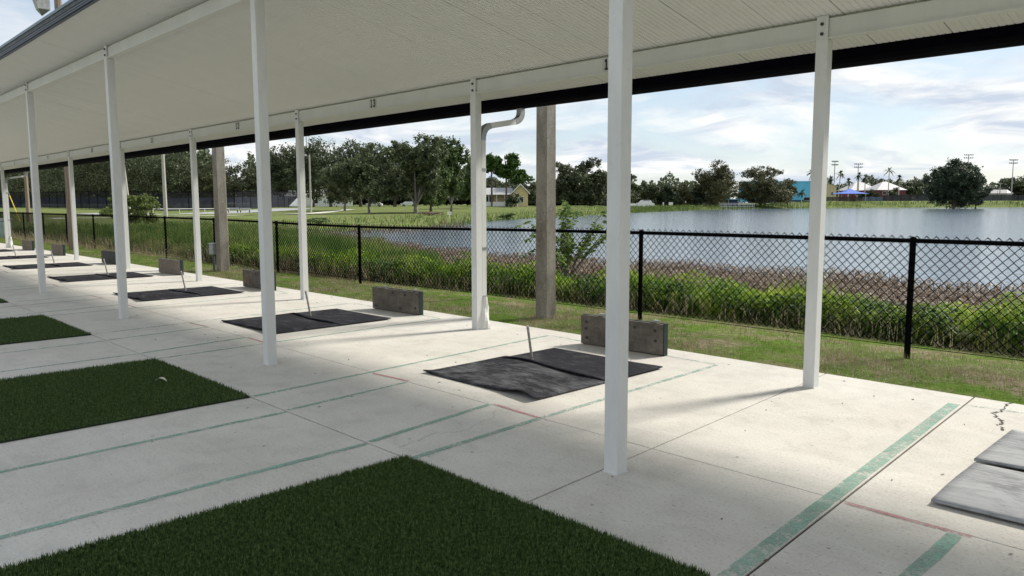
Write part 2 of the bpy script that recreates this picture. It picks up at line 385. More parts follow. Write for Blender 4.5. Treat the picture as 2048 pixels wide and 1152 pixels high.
# wide strip and fragment by the right edge
pline((-1.655, 2.86), (-1.925, 6.77), .088, PGREEN); pline((-1.84, 6.79), (-.2, 7.0), .035, PGREEN2, .0045)
pline((-1.10, .3), (-1.115, 4.06), .07, PGREEN); pline((-1.66, 4.075), (-1.05, 4.085), .032, PRED, .0045)
for n in range(8):
    X = -4.40 * n; rr = random.Random(n)
    e = lambda: rr.uniform(-.03, .03)
    xr = [(-3.90 + X + e(), 2.86), (-4.08 + X + e(), 6.74)]; xl = [(-6.10 + X + e(), 2.86), (-6.42 + X + e(), 6.80)]
    if n == 0: pline(xr[0], (-3.95, 4.05), .055, PGREEN); pline((-3.95, 4.052), xr[1], .050, PGREEN2)
    else: pline(xr[0], xr[1], .045, PGREEN)
    pline(xl[0], xl[1], .050, PGREEN if n == 0 else PGREEN2)
    pline((-4.30 + X, -2.5), (-4.34 + X, 2.815), .05, PGREEN2 if n else PGREEN); pline((-4.36 + X, 2.85), (-4.52 + X, 4.10), .05, PGREEN)
    pline((-5.34 + X, -2.5), (-5.46 + X, 2.815), .05, PGREEN2 if n % 2 else PGREEN); pline((-5.50 + X, 2.85), (-5.62 + X, 4.08), .045, PGREEN)
    pline((-4.50 + X, 4.125), (-3.96 + X, 4.095), .032, PRED, .0045); pline((-6.14 + X, 4.07), (-5.64 + X, 4.12), .032, PRED, .0045)
    pline((-4.09 + X, 6.755), (-6.41 + X, 6.815), .032, PGREEN2, .0045)
def crack(pts, w, name='crack'):
    V = []; F = []; r = random.Random(len(pts)); P = []
    for a, b in zip(pts, pts[1:]):
        for i in range(9): t = i / 9; P.append((a[0] + (b[0]-a[0])*t + r.uniform(-.018, .018), a[1] + (b[1]-a[1])*t + r.uniform(-.01, .01)))
    P.append(pts[-1])
    for i, (x, y) in enumerate(P):
        ww = w * r.uniform(.4, 1.3); V += [(x - ww, y, .002), (x + ww, y, .002)]
        if i: F.append((2*i-2, 2*i-1, 2*i+1, 2*i))
    obj(name, MB().add(V, F), CRACK, pave)
crack([(-1.62, 7.12), (-1.60, 6.78), (-1.63, 6.66), (-1.50, 6.45), (-1.50, 6.33), (-1.44, 6.2)], .009)
crack([(-4.13, 2.92), (-4.20, 3.3), (-4.10, 3.45), (-4.22, 3.85), (-4.34, 4.0)], .0014)

# ------------------------------------------------------------------ shelter
def ceil_z(y): return 3.15 - .21 * (y - 6.46)
SH0, SH1 = -62.0, 6.2                                      # shelter ends along the row
shelter = thing('shelter', 'long white open shelter on steel posts with numbered bays and sloping ceiling', 'shelter')
# roof sheet above the ceiling
roof = MB(); y0, y1 = 2.86, 7.36
zf = lambda y, t: ceil_z(y) + t
roof.add([(SH0, y0, zf(y0, .05)), (SH1, y0, zf(y0, .05)), (SH1, y1, zf(y1, .05)), (SH0, y1, zf(y1, .05)),
          (SH0, y0, zf(y0, .125)), (SH1, y0, zf(y0, .125)), (SH1, y1, zf(y1, .125)), (SH0, y1, zf(y1, .125))],
         [(0,3,2,1),(4,5,6,7),(0,1,5,4),(1,2,6,5),(2,3,7,6),(3,0,4,7)])
obj('roof', roof, SHINGLE, shelter)
# ceiling panels with beaded grooves, running down the slope
PW = .61
def panel_mesh():
    prof = []; ng = 11
    for g in range(ng):
        xa = g * PW / ng + .002; xb = (g + 1) * PW / ng - .002
        prof += [(xa, 0), (xb - .008, 0), (xb - .006, .005), (xb, .005)]
    prof = [(min(x, PW - .006), z) for x, z in prof]
    V = []; F = []
    for yy in (2.925, 7.195):
        for x, z in prof: V.append((x, yy, ceil_z(yy) + z))
    n = len(prof)
    for i in range(n - 1): F.append((i, n + i, n + i + 1, i + 1))
    return MB().add(V, F).mesh('ceiling_panel')
pm = panel_mesh()
x = SH0
k = 0
while x < SH1 - PW:
    p = obj('ceiling_panel', pm, CEIL, shelter, (x, 0, random.uniform(0, .003))); x += PW; k += 1
# posts
SP = 4.42; BX, BY = -2.943, 6.462; FX, FY = -2.783, 3.5365
def post_mesh(ybase, zbeam):
    m = MB(); w = .1; zt = zbeam
    m.bbox(-w, 0, 0, w, 0, zt, .004)
    m.box(-.097, -.003, .003, .022, zt - .006, ceil_z(ybase) - .004)    # tongue in front of the beam
    m.box(-w - .006, .006, -.006, w + .006, -.002, .006)
    return m.mesh('post')
def bolts_mesh(z):
    m = MB()
    m.tube([(-.05, .0025, z), (-.05, -.012, z)], .014, 6)
    return m.mesh('bolt')
ZB, ZF = 2.955, 3.585
bpm, fpm = post_mesh(BY, ZB), post_mesh(FY, ZF)
for base_x, yb, msh, zb, cnt in ((BX, BY, bpm, ZB, 9), (FX, FY, fpm, ZF, 5)):
    bm_ = bolts_mesh(0)
    for n in range(cnt):
        po = obj('post', msh, WHITE, shelter, (base_x - SP * n, yb, 0))
        for dz in (.045, .125): obj('bolt', bm_, BOLT, po, (0, .001, zb + dz))
# beams, one length per bay
def beam_mesh(ybase, z0):
    m = MB(); L = SP; y = ybase + .026; zt = ceil_z(y + .045) - .012
    m.box(0.004, L - .004, y, y + .045, z0 + .012, zt)
    m.box(0.004, L - .004, y - .022, y + .05, z0, z0 + .0105)
    return m.mesh('beam')
for base_x, yb, z0 in ((BX, BY, ZB + .003), (FX, FY, ZF + .003)):
    bm2 = beam_mesh(yb, z0)
    for n in range(-2, 14):
        obj('beam', bm2, BEAM, shelter, (base_x - SP * (n + 1) - .05, 0, 0))
# trims
m = MB(); zc = ceil_z(2.9)
m.box(SH0, SH1, 2.885, 2.912, zc - .012, zc + .004)
for i in range(4): m.box(SH0, SH1, 2.868 - .004 * (i % 2), 2.912, zc + .006 + i * .022, zc + .025 + i * .022)
obj('front_fascia', m, NAVY, shelter)
obj('drip_edge', MB().box(SH0, SH1, 2.845, 2.912, zc + .106, zc + .142), m_simple('drip_edge_paint', (.10, .15, .18), .4, .15, 3), shelter)
obj('rear_fascia', MB().box(SH0, SH1, 7.197, 7.227, 2.905, ceil_z(7.2) + .09), BLACKT, shelter)
g = MB()
prof = [(7.23, 3.0), (7.23, 2.868), (7.262, 2.845), (7.335, 2.845), (7.362, 2.885), (7.362, 2.94), (7.38, 2.955), (7.38, 3.0)]
V = [(xx, a, b) for xx in (SH0, SH1) for a, b in prof]; n = len(prof)
g.add(V, [(i, i + 1, n + i + 1, n + i) for i in range(n - 1)] + [tuple(range(n)), tuple(reversed(range(n, 2*n)))])
gutter = obj('gutter', g, m_simple('gutter_under', (.006, .006, .008), .8, .2, 3, spec=.04), shelter)
# downspouts at the second and eighth posts
def sweep_rect(pts, wx, wy, n_corr=0):
    m = MB(); pts = [Vector(p) for p in pts]; V = []
    for i, p in enumerate(pts):
        d = (pts[min(i+1, len(pts)-1)] - pts[max(i-1, 0)]).normalized()
        u = Vector((1, 0, 0)) - d * d.x; u.normalize(); w = d.cross(u).normalized()
        k = 1 - (.05 if n_corr and i % 2 else 0)
        for a, b in ((-1, -1), (1, -1), (1, 1), (-1, 1)): V.append(p + u * a * wx / 2 * k + w * b * wy / 2 * k)
    F = [(4*i+j, 4*i+(j+1) % 4, 4*i+4+(j+1) % 4, 4*i+4+j) for i in range(len(pts)-1) for j in range(4)]
    F += [(3, 2, 1, 0), tuple(4*(len(pts)-1)+j for j in range(4))]
    return m.add(V, F)
def bez(a, b, c, n=8): return [tuple((1-t)**2*a[i] + 2*t*(1-t)*b[i] + t*t*c[i] for i in range(3)) for t in [k/n for k in range(n+1)]]
def downspout(px_):
    yg, yp = 7.30, BY + .1 + .045; xg = px_ - .05
    top = [(xg, yg, 2.86)] + bez((xg, yg, 2.80), (xg, yg, 2.70), (xg, yg - .12, 2.665), 6)
    mid = [top[-1], (xg, yp + .13, 2.585)]
    low = bez((xg, yp + .13, 2.585), (xg, yp, 2.55), (xg, yp, 2.40), 8)
    d = obj('downspout', sweep_rect([(xg, yp, 2.40), (xg, yp, .12)], .08, .07), ALUW, shelter)
    obj('elbow', sweep_rect(top, .084, .075), GALV, d); obj('offset_pipe', sweep_rect(mid, .08, .07), ALUW, d)
    obj('elbow', sweep_rect(low, .086, .076, 1), GALV, d)
    for z in (2.02, 1.02, .40): obj('strap', MB().box(xg - .046, xg + .046, yp - .041, yp + .041, z, z + .03), GALV, d)
    m = MB(); V = []; N = 14; lv = 9                       # crumpled sheet wrapped round the foot
    for i in range(lv):
        z = .005 + i * .052; sc = .052 + (.040 * (1 - i / (lv - 1)) ** 1.2)
        for k in range(N):
            t = 2 * math.pi * k / N; r = sc * (1 + .16 * math.sin(3 * t + i) * random.uniform(.4, 1))
            V.append((xg + .012 + r * math.cos(t), yp + r * math.sin(t), z))
    m.add(V, [(i*N+k, i*N+(k+1) % N, (i+1)*N+(k+1) % N, (i+1)*N+k) for i in range(lv-1) for k in range(N)])
    obj('foot_wrap', m, ALUW, d)
downspout(BX - SP); downspout(BX - 7 * SP)
# bay numbers: digits drawn as strokes
DIG = {'1': [[(.22, .86), (.5, 1), (.5, 0)], [(.2, .03), (.8, .03)]], '2': [[(.14, .78), (.3, .97), (.65, .97), (.84, .76), (.76, .52), (.14, .04), (.88, .04)]],
       '3': [[(.14, .84), (.36, .97), (.68, .95), (.82, .75), (.66, .55), (.42, .52)], [(.66, .53), (.86, .32), (.72, .06), (.36, .03), (.12, .17)]],
       '4': [[(.70, 0), (.70, 1), (.10, .30), (.92, .30)]], '0': [[(.5, .98), (.2, .84), (.13, .5), (.2, .16), (.5, .02), (.8, .16), (.87, .5), (.8, .84), (.5, .98)]],
       '8': [[(.5, .53), (.2, .68), (.24, .90), (.5, .98), (.76, .90), (.8, .68), (.5, .53), (.15, .36), (.18, .10), (.5, .02), (.82, .10), (.85, .36), (.5, .53)]],
       '9': [[(.2, .06), (.5, .02), (.8, .25), (.86, .7), (.72, .95), (.42, .98), (.16, .78), (.24, .50), (.56, .44), (.84, .64)]],
       '5': [[(.82, .96), (.22, .96), (.2, .56), (.6, .58), (.85, .34), (.68, .06), (.14, .07)]]}
def digits_mesh(text, H, W=.6, gap=.18, st=.15):
    m = MB(); x0 = 0
    for ch in text:
        for k, pl in enumerate(DIG[ch]):
            for a, b in zip(pl, pl[1:]):
                pa = Vector((x0 + a[0] * W * H, a[1] * H)); pb = Vector((x0 + b[0] * W * H, b[1] * H)); d = (pb - pa).normalized(); nn = Vector((-d.y, d.x)) * st * H / 2
                pa -= d * st * H * .3; pb += d * st * H * .3
                q = [pa - nn, pb - nn, pb + nn, pa + nn]; m.add([(p.x, -.0004 * k, p.y) for p in q], [(0, 1, 2, 3)])
        x0 += (W + gap) * H
    w = x0 - gap * H
    return m, w
for num, xc in (('14', -5.27), ('13', -9.63), ('12', -14.08), ('11', -18.48), ('10', -22.93), ('9', -27.38), ('8', -31.80)):
    dm, w = digits_mesh(num, .098, .58, .16, .20)
    pl = obj('number_plate', MB().box(-w/2 - .022, w/2 + .022, -.003, 0, -.012, .112), PLATE, shelter, (xc, BY + .0245, 3.0))
    obj('number', dm, INK, pl, (-w/2, -.0045, 0))

# ------------------------------------------------------------------ grass builders
def blades(name, P, H, W, mat, lean=.35, seg=2, parent=None, rng=RNG, up=1.0):
    P = np.asarray(P, float); N = len(P); H = np.broadcast_to(H, (N,)); W = np.broadcast_to(W, (N,))
    a = rng.uniform(0, 2*np.pi, N); b = rng.uniform(0, 2*np.pi, N); ln = np.abs(rng.normal(0, lean, N)) * H
    side = np.stack([np.cos(a), np.sin(a), 0*a], 1) * (W / 2)[:, None]; out = np.stack([np.cos(b), np.sin(b), 0*b], 1)
    hz = np.sqrt(np.maximum(H**2 - ln**2, (.25*H)**2))
    tip = P + out * ln[:, None] + np.stack([0*a, 0*a, hz], 1)
    if seg == 1:
        V = np.stack([P - side, P + side, tip], 1).reshape(-1, 3); F = np.arange(3*N).reshape(-1, 3)
    else:
        mid = P + out * (ln * .3)[:, None] + np.stack([0*a, 0*a, hz * .6], 1)
        V = np.stack([P - side * .7, P + side * .7, mid - side, mid + side, tip], 1).reshape(-1, 3)
        o = np.arange(N)[:, None] * 5
        F = np.concatenate([o + np.array([[0, 1, 2]]), o + np.array([[1, 3, 2]]), o + np.array([[2, 3, 4]])], 0)
    return stuff(obj(name, npmesh(name, V, F), mat, parent))
def on_ground(xy, dz=0.): return np.column_stack([xy, ground_z(xy) + dz])

# ------------------------------------------------------------------ artificial turf mats
def turf(x0, x1, y0, y1, dens, label):
    t = thing('turf_mat', label, 'artificial turf', ((x0+x1)/2, y1, 0), 0, 'green turf mats laid along the walkway')
    hw = (x1 - x0) / 2; L = y1 - y0
    obj('backing', MB().box(-hw, hw, -L, 0, .003, .012), TURFB, t)
    n = int(dens * (x1 - x0) * L); P = np.column_stack([RNG.uniform(-hw, hw, n), RNG.uniform(-L, 0, n), np.full(n, .011)])
    o = blades('pile', P, RNG.uniform(.018, .040, n), RNG.uniform(.004, .008, n), TURFM, .6, 1, t)
    return t
turf(-3.90, -1.70, .35, 2.815, 42000, 'nearest dark green turf mat, at the bottom of the picture beside the first front post')
turf(-8.25, -6.08, .0, 2.815, 17000, 'dark green turf mat second from the camera, with a curled white leaf on it')
turf(-12.72, -10.42, .0, 2.815, 9000, 'dark green turf mat third from the camera, cut by the left picture edge')
turf(-17.1, -14.9, .0, 2.815, 5000, 'far sliver of dark green turf mat at the left edge, fourth from the camera')

# ------------------------------------------------------------------ stakes, mats, boards
def sheet(name, w, y0, y1, zf, mat, parent=None, nx=26, ny=18, th=.010, edge=None):
    V = []; F = []
    for j in range(ny + 1):
        for i in range(nx + 1):
            u = i / nx; v = j / ny; xx = (u - .5) * w; yy = y0 + (y1 - y0) * v
            if edge: yy += edge(u, v)
            V.append((xx, yy, zf(u, v) + th))
    n = len(V); V += [(x, y, max(z - th, .0025)) for x, y, z in V]
    id_ = lambda i, j: j * (nx + 1) + i
    for j in range(ny):
        for i in range(nx):
            q = (id_(i, j), id_(i+1, j), id_(i+1, j+1), id_(i, j+1)); F.append(q); F.append(tuple(n + k for k in reversed(q)))
    bd = [id_(i, 0) for i in range(nx)] + [id_(nx, j) for j in range(ny)] + [id_(i, ny) for i in range(nx, 0, -1)] + [id_(0, j) for j in range(ny, 0, -1)]
    for a, b in zip(bd, bd[1:] + bd[:1]): F.append((a, n + a, n + b, b))
    return MB().add(V, F).mesh(name)
def front_sheet(seed, curl=1.0):
    r = random.Random(seed); p1, p2 = r.uniform(0, 6), r.uniform(0, 6)
    def zf(u, v):
        z = .004 + .030 * math.sin(math.pi * min(1, max(0, u * 1.06 - .03))) ** .6 * math.sin(math.pi * min(.62, v * 1.5 + .01)) ** .8 * (1 - .5 * v)
        z += .008 * math.sin(5 * u + p1) * math.sin(3 * v + p2)
        z += curl * .050 * max(0, 1 - v * 7) ** 1.5 * math.exp(-((u - .90) * 7) ** 2) + curl * .022 * max(0, 1 - v * 5) ** 2 * max(0, 1 - u * 5)
        return max(.003, z)
    return sheet('rubber_mat', 1.50, 4.43 - 5.48, 5.50 - 5.48, zf, None, edge=lambda u, v: .02 * math.sin(6 * u + p1) * v - .05 * (u > .9) * (u - .9) * 10 * (1 - v))
def rear_sheet(seed):
    r = random.Random(seed); p1 = r.uniform(0, 6)
    def zf(u, v):
        z = .014 * math.sin(math.pi * u) ** .7 * (1 - v) + .006 * max(0, math.sin(4 * u + p1)) * (1 - v)
        z += .012 * max(0, 1 - v * 2.5) * math.sin(math.pi * min(1, max(0, u * 1.06 - .03))) ** .6
        z += .010 * max(0, 1 - v * 6) * math.exp(-((u - .72) * 6) ** 2) + .012 * max(0, 1 - v * 6) * math.exp(-((u - .15) * 7) ** 2)
        z += .012 * max(0, v - .8) * 5 * max(0, u - .7) * 3
        return max(.003, z)
    return sheet('rubber_mat', 1.44, 5.40 - 5.48, 6.20 - 5.48, zf, None, edge=lambda u, v: (.05 * math.sin(5.5 * u + p1) - .03) * (1 - v))
def stake_mesh():
    m = MB(); m.tube([(0, 0, -.02), (0, -.035, .18), (0, -.07, .37), (0, -.0715, .378)], [.0135, .0135, .0135, .011], 10); return m.mesh('horseshoe_stake')
stk = stake_mesh()
BW, BH = 1.09, .34
def board(seed, dark):
    r = random.Random(seed); m = MB(); nx = 12; V = []; F = []
    top = [BH + r.uniform(-.006, .004) for _ in range(nx + 1)]
    for i in range(nx + 1):
        xx = -BW/2 + BW * i / nx
        for y, z in ((0, .012), (0, top[i]), (.036, top[i]), (.036, .012)): V.append((xx, y, z))
    for i in range(nx):
        for k in range(4): F.append((4*i+k, 4*i+4+k, 4*i+4+(k+1) % 4, 4*i+(k+1) % 4))
    F += [(0, 1, 2, 3), (4*nx+3, 4*nx+2, 4*nx+1, 4*nx)]
    return m.add(V, F).mesh('face_board')
bolt_b = MB().tube([(0, .002, 0), (0, -.010, 0)], .016, 8).mesh('bolt')
bolt_b.materials.append(BOLT)
pits = [(14, -5.40, -5.08, -5.24), (13, -9.80, -9.62, -9.47), (12, -14.30, -14.2, -13.95), (11, -18.75, -18.7, -18.40), (10, -23.15, -23.1, -22.75), (9, -27.5, -27.5, -27.9), (8, -32.0, -31.9, -31.8)]
ordinal = {14: 'nearest the camera', 13: 'second from the camera', 12: 'third from the camera', 11: 'fourth from the camera', 10: 'fifth from the camera', 9: 'sixth from the camera', 8: 'farthest along the row'}
extra = {14: 'with many pale scuffs', 13: 'behind the second front post', 12: 'left of the second front post', 11: 'beside the third front post', 10: 'behind the fourth front post', 9: 'half hidden by the fourth front post', 8: 'at the left edge of the picture'}
brd_txt = {14: 'brown wooden backboard with round bolts, partly hidden by the nearest front post', 13: 'brown wooden backboard with a chipped top left of the downspout post',
           12: 'brown wooden backboard half hidden by the second front post', 11: 'pale brown backboard below the tall concrete pole with the grey box', 10: 'black painted backboard beside the third front post',
           9: 'small pale brown backboard near the wooden pole foot', 8: 'small brown backboard just left of the fourth front post'}
BOARDP = m_wood('pale_board', (.15, .125, .10), (.26, .22, .18), (2, 2, 4))
for k, (num, sx, mx, bx) in enumerate(pits):
    tag(obj('horseshoe_stake', stk, STEEL, None, (sx, 5.48, .02)), f'slim steel stake on the black rubber pit {ordinal[num]}, under beam number {num}', 'stake', 'steel stakes in the pits')
    f = obj('rubber_mat', front_sheet(num, 1.0 if num != 13 else .8), RUBM if num in (14,) else RUB, None, (mx, 5.48, 0), 0, True)
    tag(f, f'front rubber sheet, pit {ordinal[num]}, {extra[num]}', 'rubber mat', 'black rubber sheets on the pits')
    r_ = obj('rubber_mat', rear_sheet(num), RUB, None, (mx + .03, 5.48, .007), 0, True)
    tag(r_, f'rear black rubber sheet lapping over its mate, pit {ordinal[num]}', 'rubber mat', 'black rubber sheets on the pits')
    bt = thing('backboard', brd_txt[num], 'backboard', (bx, 6.69, 0), random.uniform(.02, .1), 'wooden backboards behind the pits')
    fm = board(num, False)
    obj('face_board', fm, BBLACK if num == 10 else (BOARD if num > 11 else BOARDP), bt)
    obj('backing_plank', MB().box(-BW/2, BW/2, .0375, .075, 0, BH + .004), BGREEN, bt)
    obj('end_cap', MB().box(BW/2 + .001, BW/2 + .012, .001, .075, 0, BH + .004), BGREEN, bt)
    if num > 11:
        for (u, w) in (((-.47, .265), (-.475, .19), (-.46, .085), (.19, .275), (.445, .262), (.452, .155)) if num == 14 else ((-.46, .06), (-.05, .285), (.24, .27), (.12, .07), (.47, .10))): obj('bolt', bolt_b, BOLT, bt, (u, 0, w))
    if num in (13, 14):
        for u in (-.31, .40): obj('bracket', MB().box(u, u + .06, .02, .07, BH + .005, BH + .03), GALV, bt)
    if num == 12:
        dm, w = digits_mesh('11', .15, .4, .1, .10); obj('painted_mark', dm, m_simple('faded_orange', (.30, .14, .07), .8), bt, (-.45, -.003, .10))
# the pale mat at the right edge
def flat_sheet(y0, y1, lift):
    return sheet('rubber_mat', 1.60, y0, y1, lambda u, v: .004 + lift(u, v), None, th=.014)
tag(obj('rubber_mat', flat_sheet(0, .83, lambda u, v: .05 * math.sin(math.pi * min(1, v * .9 + .05)) * min(1, .3 + u) + .01), RUBD, None, (-.53, 4.40, 0), .02, True),
    'front chalky grey rubber sheet at the right edge with a rolled near edge', 'rubber mat', 'black rubber sheets on the pits')
tag(obj('rubber_mat', flat_sheet(0, .93, lambda u, v: .045 * (1 - v) * min(1, .3 + u) + .012), RUBD, None, (-.56, 5.245, .004), .02, True),
    'rear chalky grey rubber sheet at the right edge beyond the dark seam', 'rubber mat', 'black rubber sheets on the pits')
# fallen leaf
lf = MB(); V = []; F = []
for i in range(9):
    t = i / 8; w = .022 * math.sin(math.pi * t) + .001; z = .05 * math.sin(math.pi * t) * .5
    V += [(t * .13, -w, z + .008), (t * .13, 0, z), (t * .13, w, z + .008)]
    if i: F += [(3*i-3, 3*i, 3*i+1, 3*i-2), (3*i-2, 3*i+1, 3*i+2, 3*i-1)]
lf.add(V, F)
tag(obj('fallen_leaf', lf, m_simple('dry_leaf', (.48, .46, .36), .8), None, (-7.13, 2.42, .036), .5), 'curled pale dry leaf lying on the second turf mat', 'leaf')
n = 130; P = np.column_stack([RNG.uniform(-16, 1, n), RNG.uniform(3, 7, n), np.full(n, .003)])
a = RNG.uniform(0, 6.3, n); s_ = RNG.uniform(.006, .02, n)
V = np.concatenate([P + np.stack([np.cos(a + q) * s_ * ql, np.sin(a + q) * s_ * ql, 0*a + (.006 if q == 1.6 else 0)], 1) for q, ql in ((0, 1), (1.6, .4), (3.14, 1), (4.7, .4))])
stuff(obj('leaf_litter', npmesh('leaf_litter', V, np.stack([np.arange(n) + k * n for k in range(4)], 1)), m_simple('litter', (.10, .08, .06), .9)))

# ------------------------------------------------------------------ chain-link fence
FNY = 8.95; FP = 3.62; fx = [-3.04 - FP * k for k in range(-3, 17)]
fence = thing('chain_link_fence', 'long black vinyl chain-link fence between the slab lawn and the lakeside weeds', 'fence', (0, FNY, 0))
def ftop(x): return 1.215 - .065 * math.exp(-((x + 14) / 5) ** 2)
fpost = MB().tube([(0, 0, -.25), (0, 0, 1.19)], .032, 10).add(*(lambda b: (b.v, b.f))(MB().tube([(0, 0, 1.19), (0, 0, 1.225), (0, 0, 1.24)], [.036, .034, .012], 10))).mesh('fence_post')
for xx in fx: obj('fence_post', fpost, FENCEB, fence, (xx, 0, ftop(xx) - 1.215), smooth=False)
rail = [(xx, -.002, ftop(xx) - .02) for xx in np.linspace(fx[-1], fx[0], 60)]
obj('top_rail', MB().tube(rail, .024, 8), FENCEB, fence)
PX = .096
def mesh_panel(xa, xb):
    m = MB(); nxx = int(round((xb - xa) / PX)); r = .0056 if xb > -14 else .0040; V = []; F = []
    zr = [k for k in range(22)]
    for i in range(nxx):
        for s in (0,):
            x0 = xa + i * PX; pts = []
            zt = ftop(x0) + .035; nz = 24; hz = .049
            for k in range(nz + 1):
                z = zt - k * hz; xx = x0 + (PX * .5 + .003 if k % 2 == 0 else -.003) ; yy = -.033 + (.004 if k % 2 else -.004)
                # each wire zigzags across one half pitch and hooks its neighbour
                pts.append((xx, yy, z))
            m.tube(pts, r, 4, False)
            pts2 = []
            for k in range(nz + 1):
                z = zt - k * hz; xx = x0 + (PX * .5 - .003 if k % 2 == 0 else PX + .003); yy = -.033 + (-.004 if k % 2 else .004)
                pts2.append((xx, yy, z))
            m.tube(pts2, r, 4, False)
    return m.mesh('chain_link')
for a, b in zip(fx[1:], fx[:-1]): obj('chain_link', mesh_panel(a, b), FENCEB, fence)
obj('tie_wire', MB().tube([(fx[-1], -.034, .04), (fx[0], -.034, .04)], .004, 4), FENCEB, fence)

# ------------------------------------------------------------------ poles near the slab
def sq_pole(name, label, x, y, w0, w1, h, mat, rz=0., group=None):
    t = thing(name, label, 'pole', (x, y, gz(x, y) - .1), rz, group); m = MB(); V = []; c = .018
    for i in range(13):
        z = h * i / 12; w = (w0 + (w1 - w0) * i / 12) / 2
        for a, b in ((-1, -1), (1, -1), (1, 1), (-1, 1)):
            if a == b: V += [(a*w, b*(w-c), z), (a*(w-c), b*w, z)] if a == -1 else [(a*w, b*(w-c), z), (a*(w-c), b*w, z)]
            else: V += [(a*(w-c), b*w, z), (a*w, b*(w-c), z)]
    F = [(8*i+k, 8*i+(k+1) % 8, 8*i+8+(k+1) % 8, 8*i+8+k) for i in range(12) for k in range(8)] + [tuple(96 + k for k in range(8))]
    obj('shaft', m.add(V, F), mat, t); return t
sq_pole('concrete_pole', 'tall square weathered concrete pole beside the downspout, in front of the fence', -7.80, 8.19, .225, .19, 9.0, POLEC)
p2 = sq_pole('concrete_pole', 'tall square concrete pole with a grey electrical box at its foot', -19.03, 8.24, .25, .20, 9.0, POLEC)
eb = thing('electrical_box', 'small grey electrical box on a pipe beside the concrete pole', 'electrical box', (-19.30, 8.12, gz(-19.3, 8.12)))
obj('box', MB().bbox(-.12, .12, -.06, .06, .42, .68, .012), m_simple('box_grey', (.30, .32, .33), .5, .1, 8), eb)
obj('lid', MB().box(-.135, .135, -.075, .07, .681, .70), GALV, eb)
obj('pipe', MB().tube([(.02, 0, -.1), (.02, 0, .42)], .035, 8), m_simple('pipe_grey', (.10, .10, .10), .6), eb)
p3 = thing('wooden_pole', 'tall brown wooden pole with a floodlight rising beyond the far shelter roof', 'pole', (-31.9, 8.2, gz(-31.9, 8.2)))
obj('shaft', MB().tube([(0, 0, -.2), (0, 0, 4), (.02, 0, 9.9)], [.16, .145, .12], 10), WOODP, p3)
fl = obj('floodlight_arm', MB().tube([(0, 0, 9.3), (-.9, -.05, 9.42), (-1.75, -.1, 9.35)], .025, 6), GALV, p3)
obj('floodlight', MB().add([(-1.95, -0.25, 8.9), (-1.6, -0.25, 8.9), (-1.6, 0.15, 8.9), (-1.95, 0.15, 8.9), (-2.09, -0.36, 9.4), (-1.65, -0.36, 9.4), (-1.65, 0.15, 9.4), (-2.09, 0.15, 9.4), (-1.8, -0.1, 8.67)],
    [(4,5,6,7),(0,1,5,4),(1,2,6,5),(2,3,7,6),(3,0,4,7),(1,0,8),(2,1,8),(3,2,8),(0,3,8)]), GALV, p3)
obj('conduit', MB().tube([(-.15, -.05, 9.9), (-.19, -.05, 9.0), (-.13, -.05, 8.0), (-.16, 0, 0)], .014, 5), GALV, p3)
obj('cable', MB().tube([(-.1, -.05, 9.6), (-.4, -.2, 9.35), (-.7, -.3, 9.4), (-.9, -.4, 9.8)], .008, 4), BOLT, p3)

# ------------------------------------------------------------------ grass, weeds, reeds
def scatter(n, x0, x1, y0f, y1f, rng=RNG, bias=1.0):
    x = x1 - (x1 - x0) * rng.uniform(0, 1, n) ** bias; u = rng.uniform(0, 1, n)
    return np.column_stack([x, y0f(x) + (y1f(x) - y0f(x)) * u])
wb = lambda x: np.interp(x, [-60, -33, -27, -22, -16.5, -14, -10.5, -7, -3, 6], [8.95, 8.95, 9.1, 9.2, 9.25, 9.5, 9.9, 10.15, 10.45, 10.5])
def patchy(P, scale, thr, seed=0):
    v = np.sin(P[:, 0]*scale + seed) * np.sin(P[:, 1]*scale*1.3 + 2*seed) + .6*np.sin(P[:, 0]*scale*2.7 + 1.1) * np.sin(P[:, 1]*scale*2.3 + seed)
    return v > thr
P = scatter(150000, -46, 5, lambda x: 7.12 + 0*x, lambda x: wb(x) + .15, bias=1.7)
keep = patchy(P, 1.7, -.55, 1) | (RNG.uniform(0, 1, len(P)) < .35); P = P[keep]
lim = np.where(P[:, 1] < 7.35, .6, 1.0); n = len(P)
blades('lawn_grass', on_ground(P), RNG.uniform(.02, .065, n) * lim, RNG.uniform(.003, .007, n), GRASSM, .6, 1)
P = scatter(60000, -20, 4, lambda x: 7.12 + 0*x, lambda x: 9.2 + 0*x, bias=1.9); P = P[patchy(P, 1.1, -.05, 4)]
blades('dry_straw', on_ground(P, .004), RNG.uniform(.03, .12, len(P)), RNG.uniform(.003, .008, len(P)), STRAWM, 1.4, 1)
# bright weeds behind the fence, right part
P = scatter(70000, -22, 5, wb, lambda x: np.interp(x, [-22, -14, -9, 5], [13.6, 13.2, 13.4, 14.0]), bias=1.3)
hh = np.interp(P[:, 1] - wb(P[:, 0]), [0, .25, .9, 1.6, 2.4, 3.2], [.30, .58, .66, .44, .22, .08]) * (.74 + .42 * np.sin(P[:, 0] * 2.1) * np.sin(P[:, 1] * 1.7 + 1)) * RNG.uniform(.6, 1.15, len(P))
blades('green_weeds', on_ground(P, -.03), hh, RNG.uniform(.010, .028, len(P)), WEEDM, .6, 2)
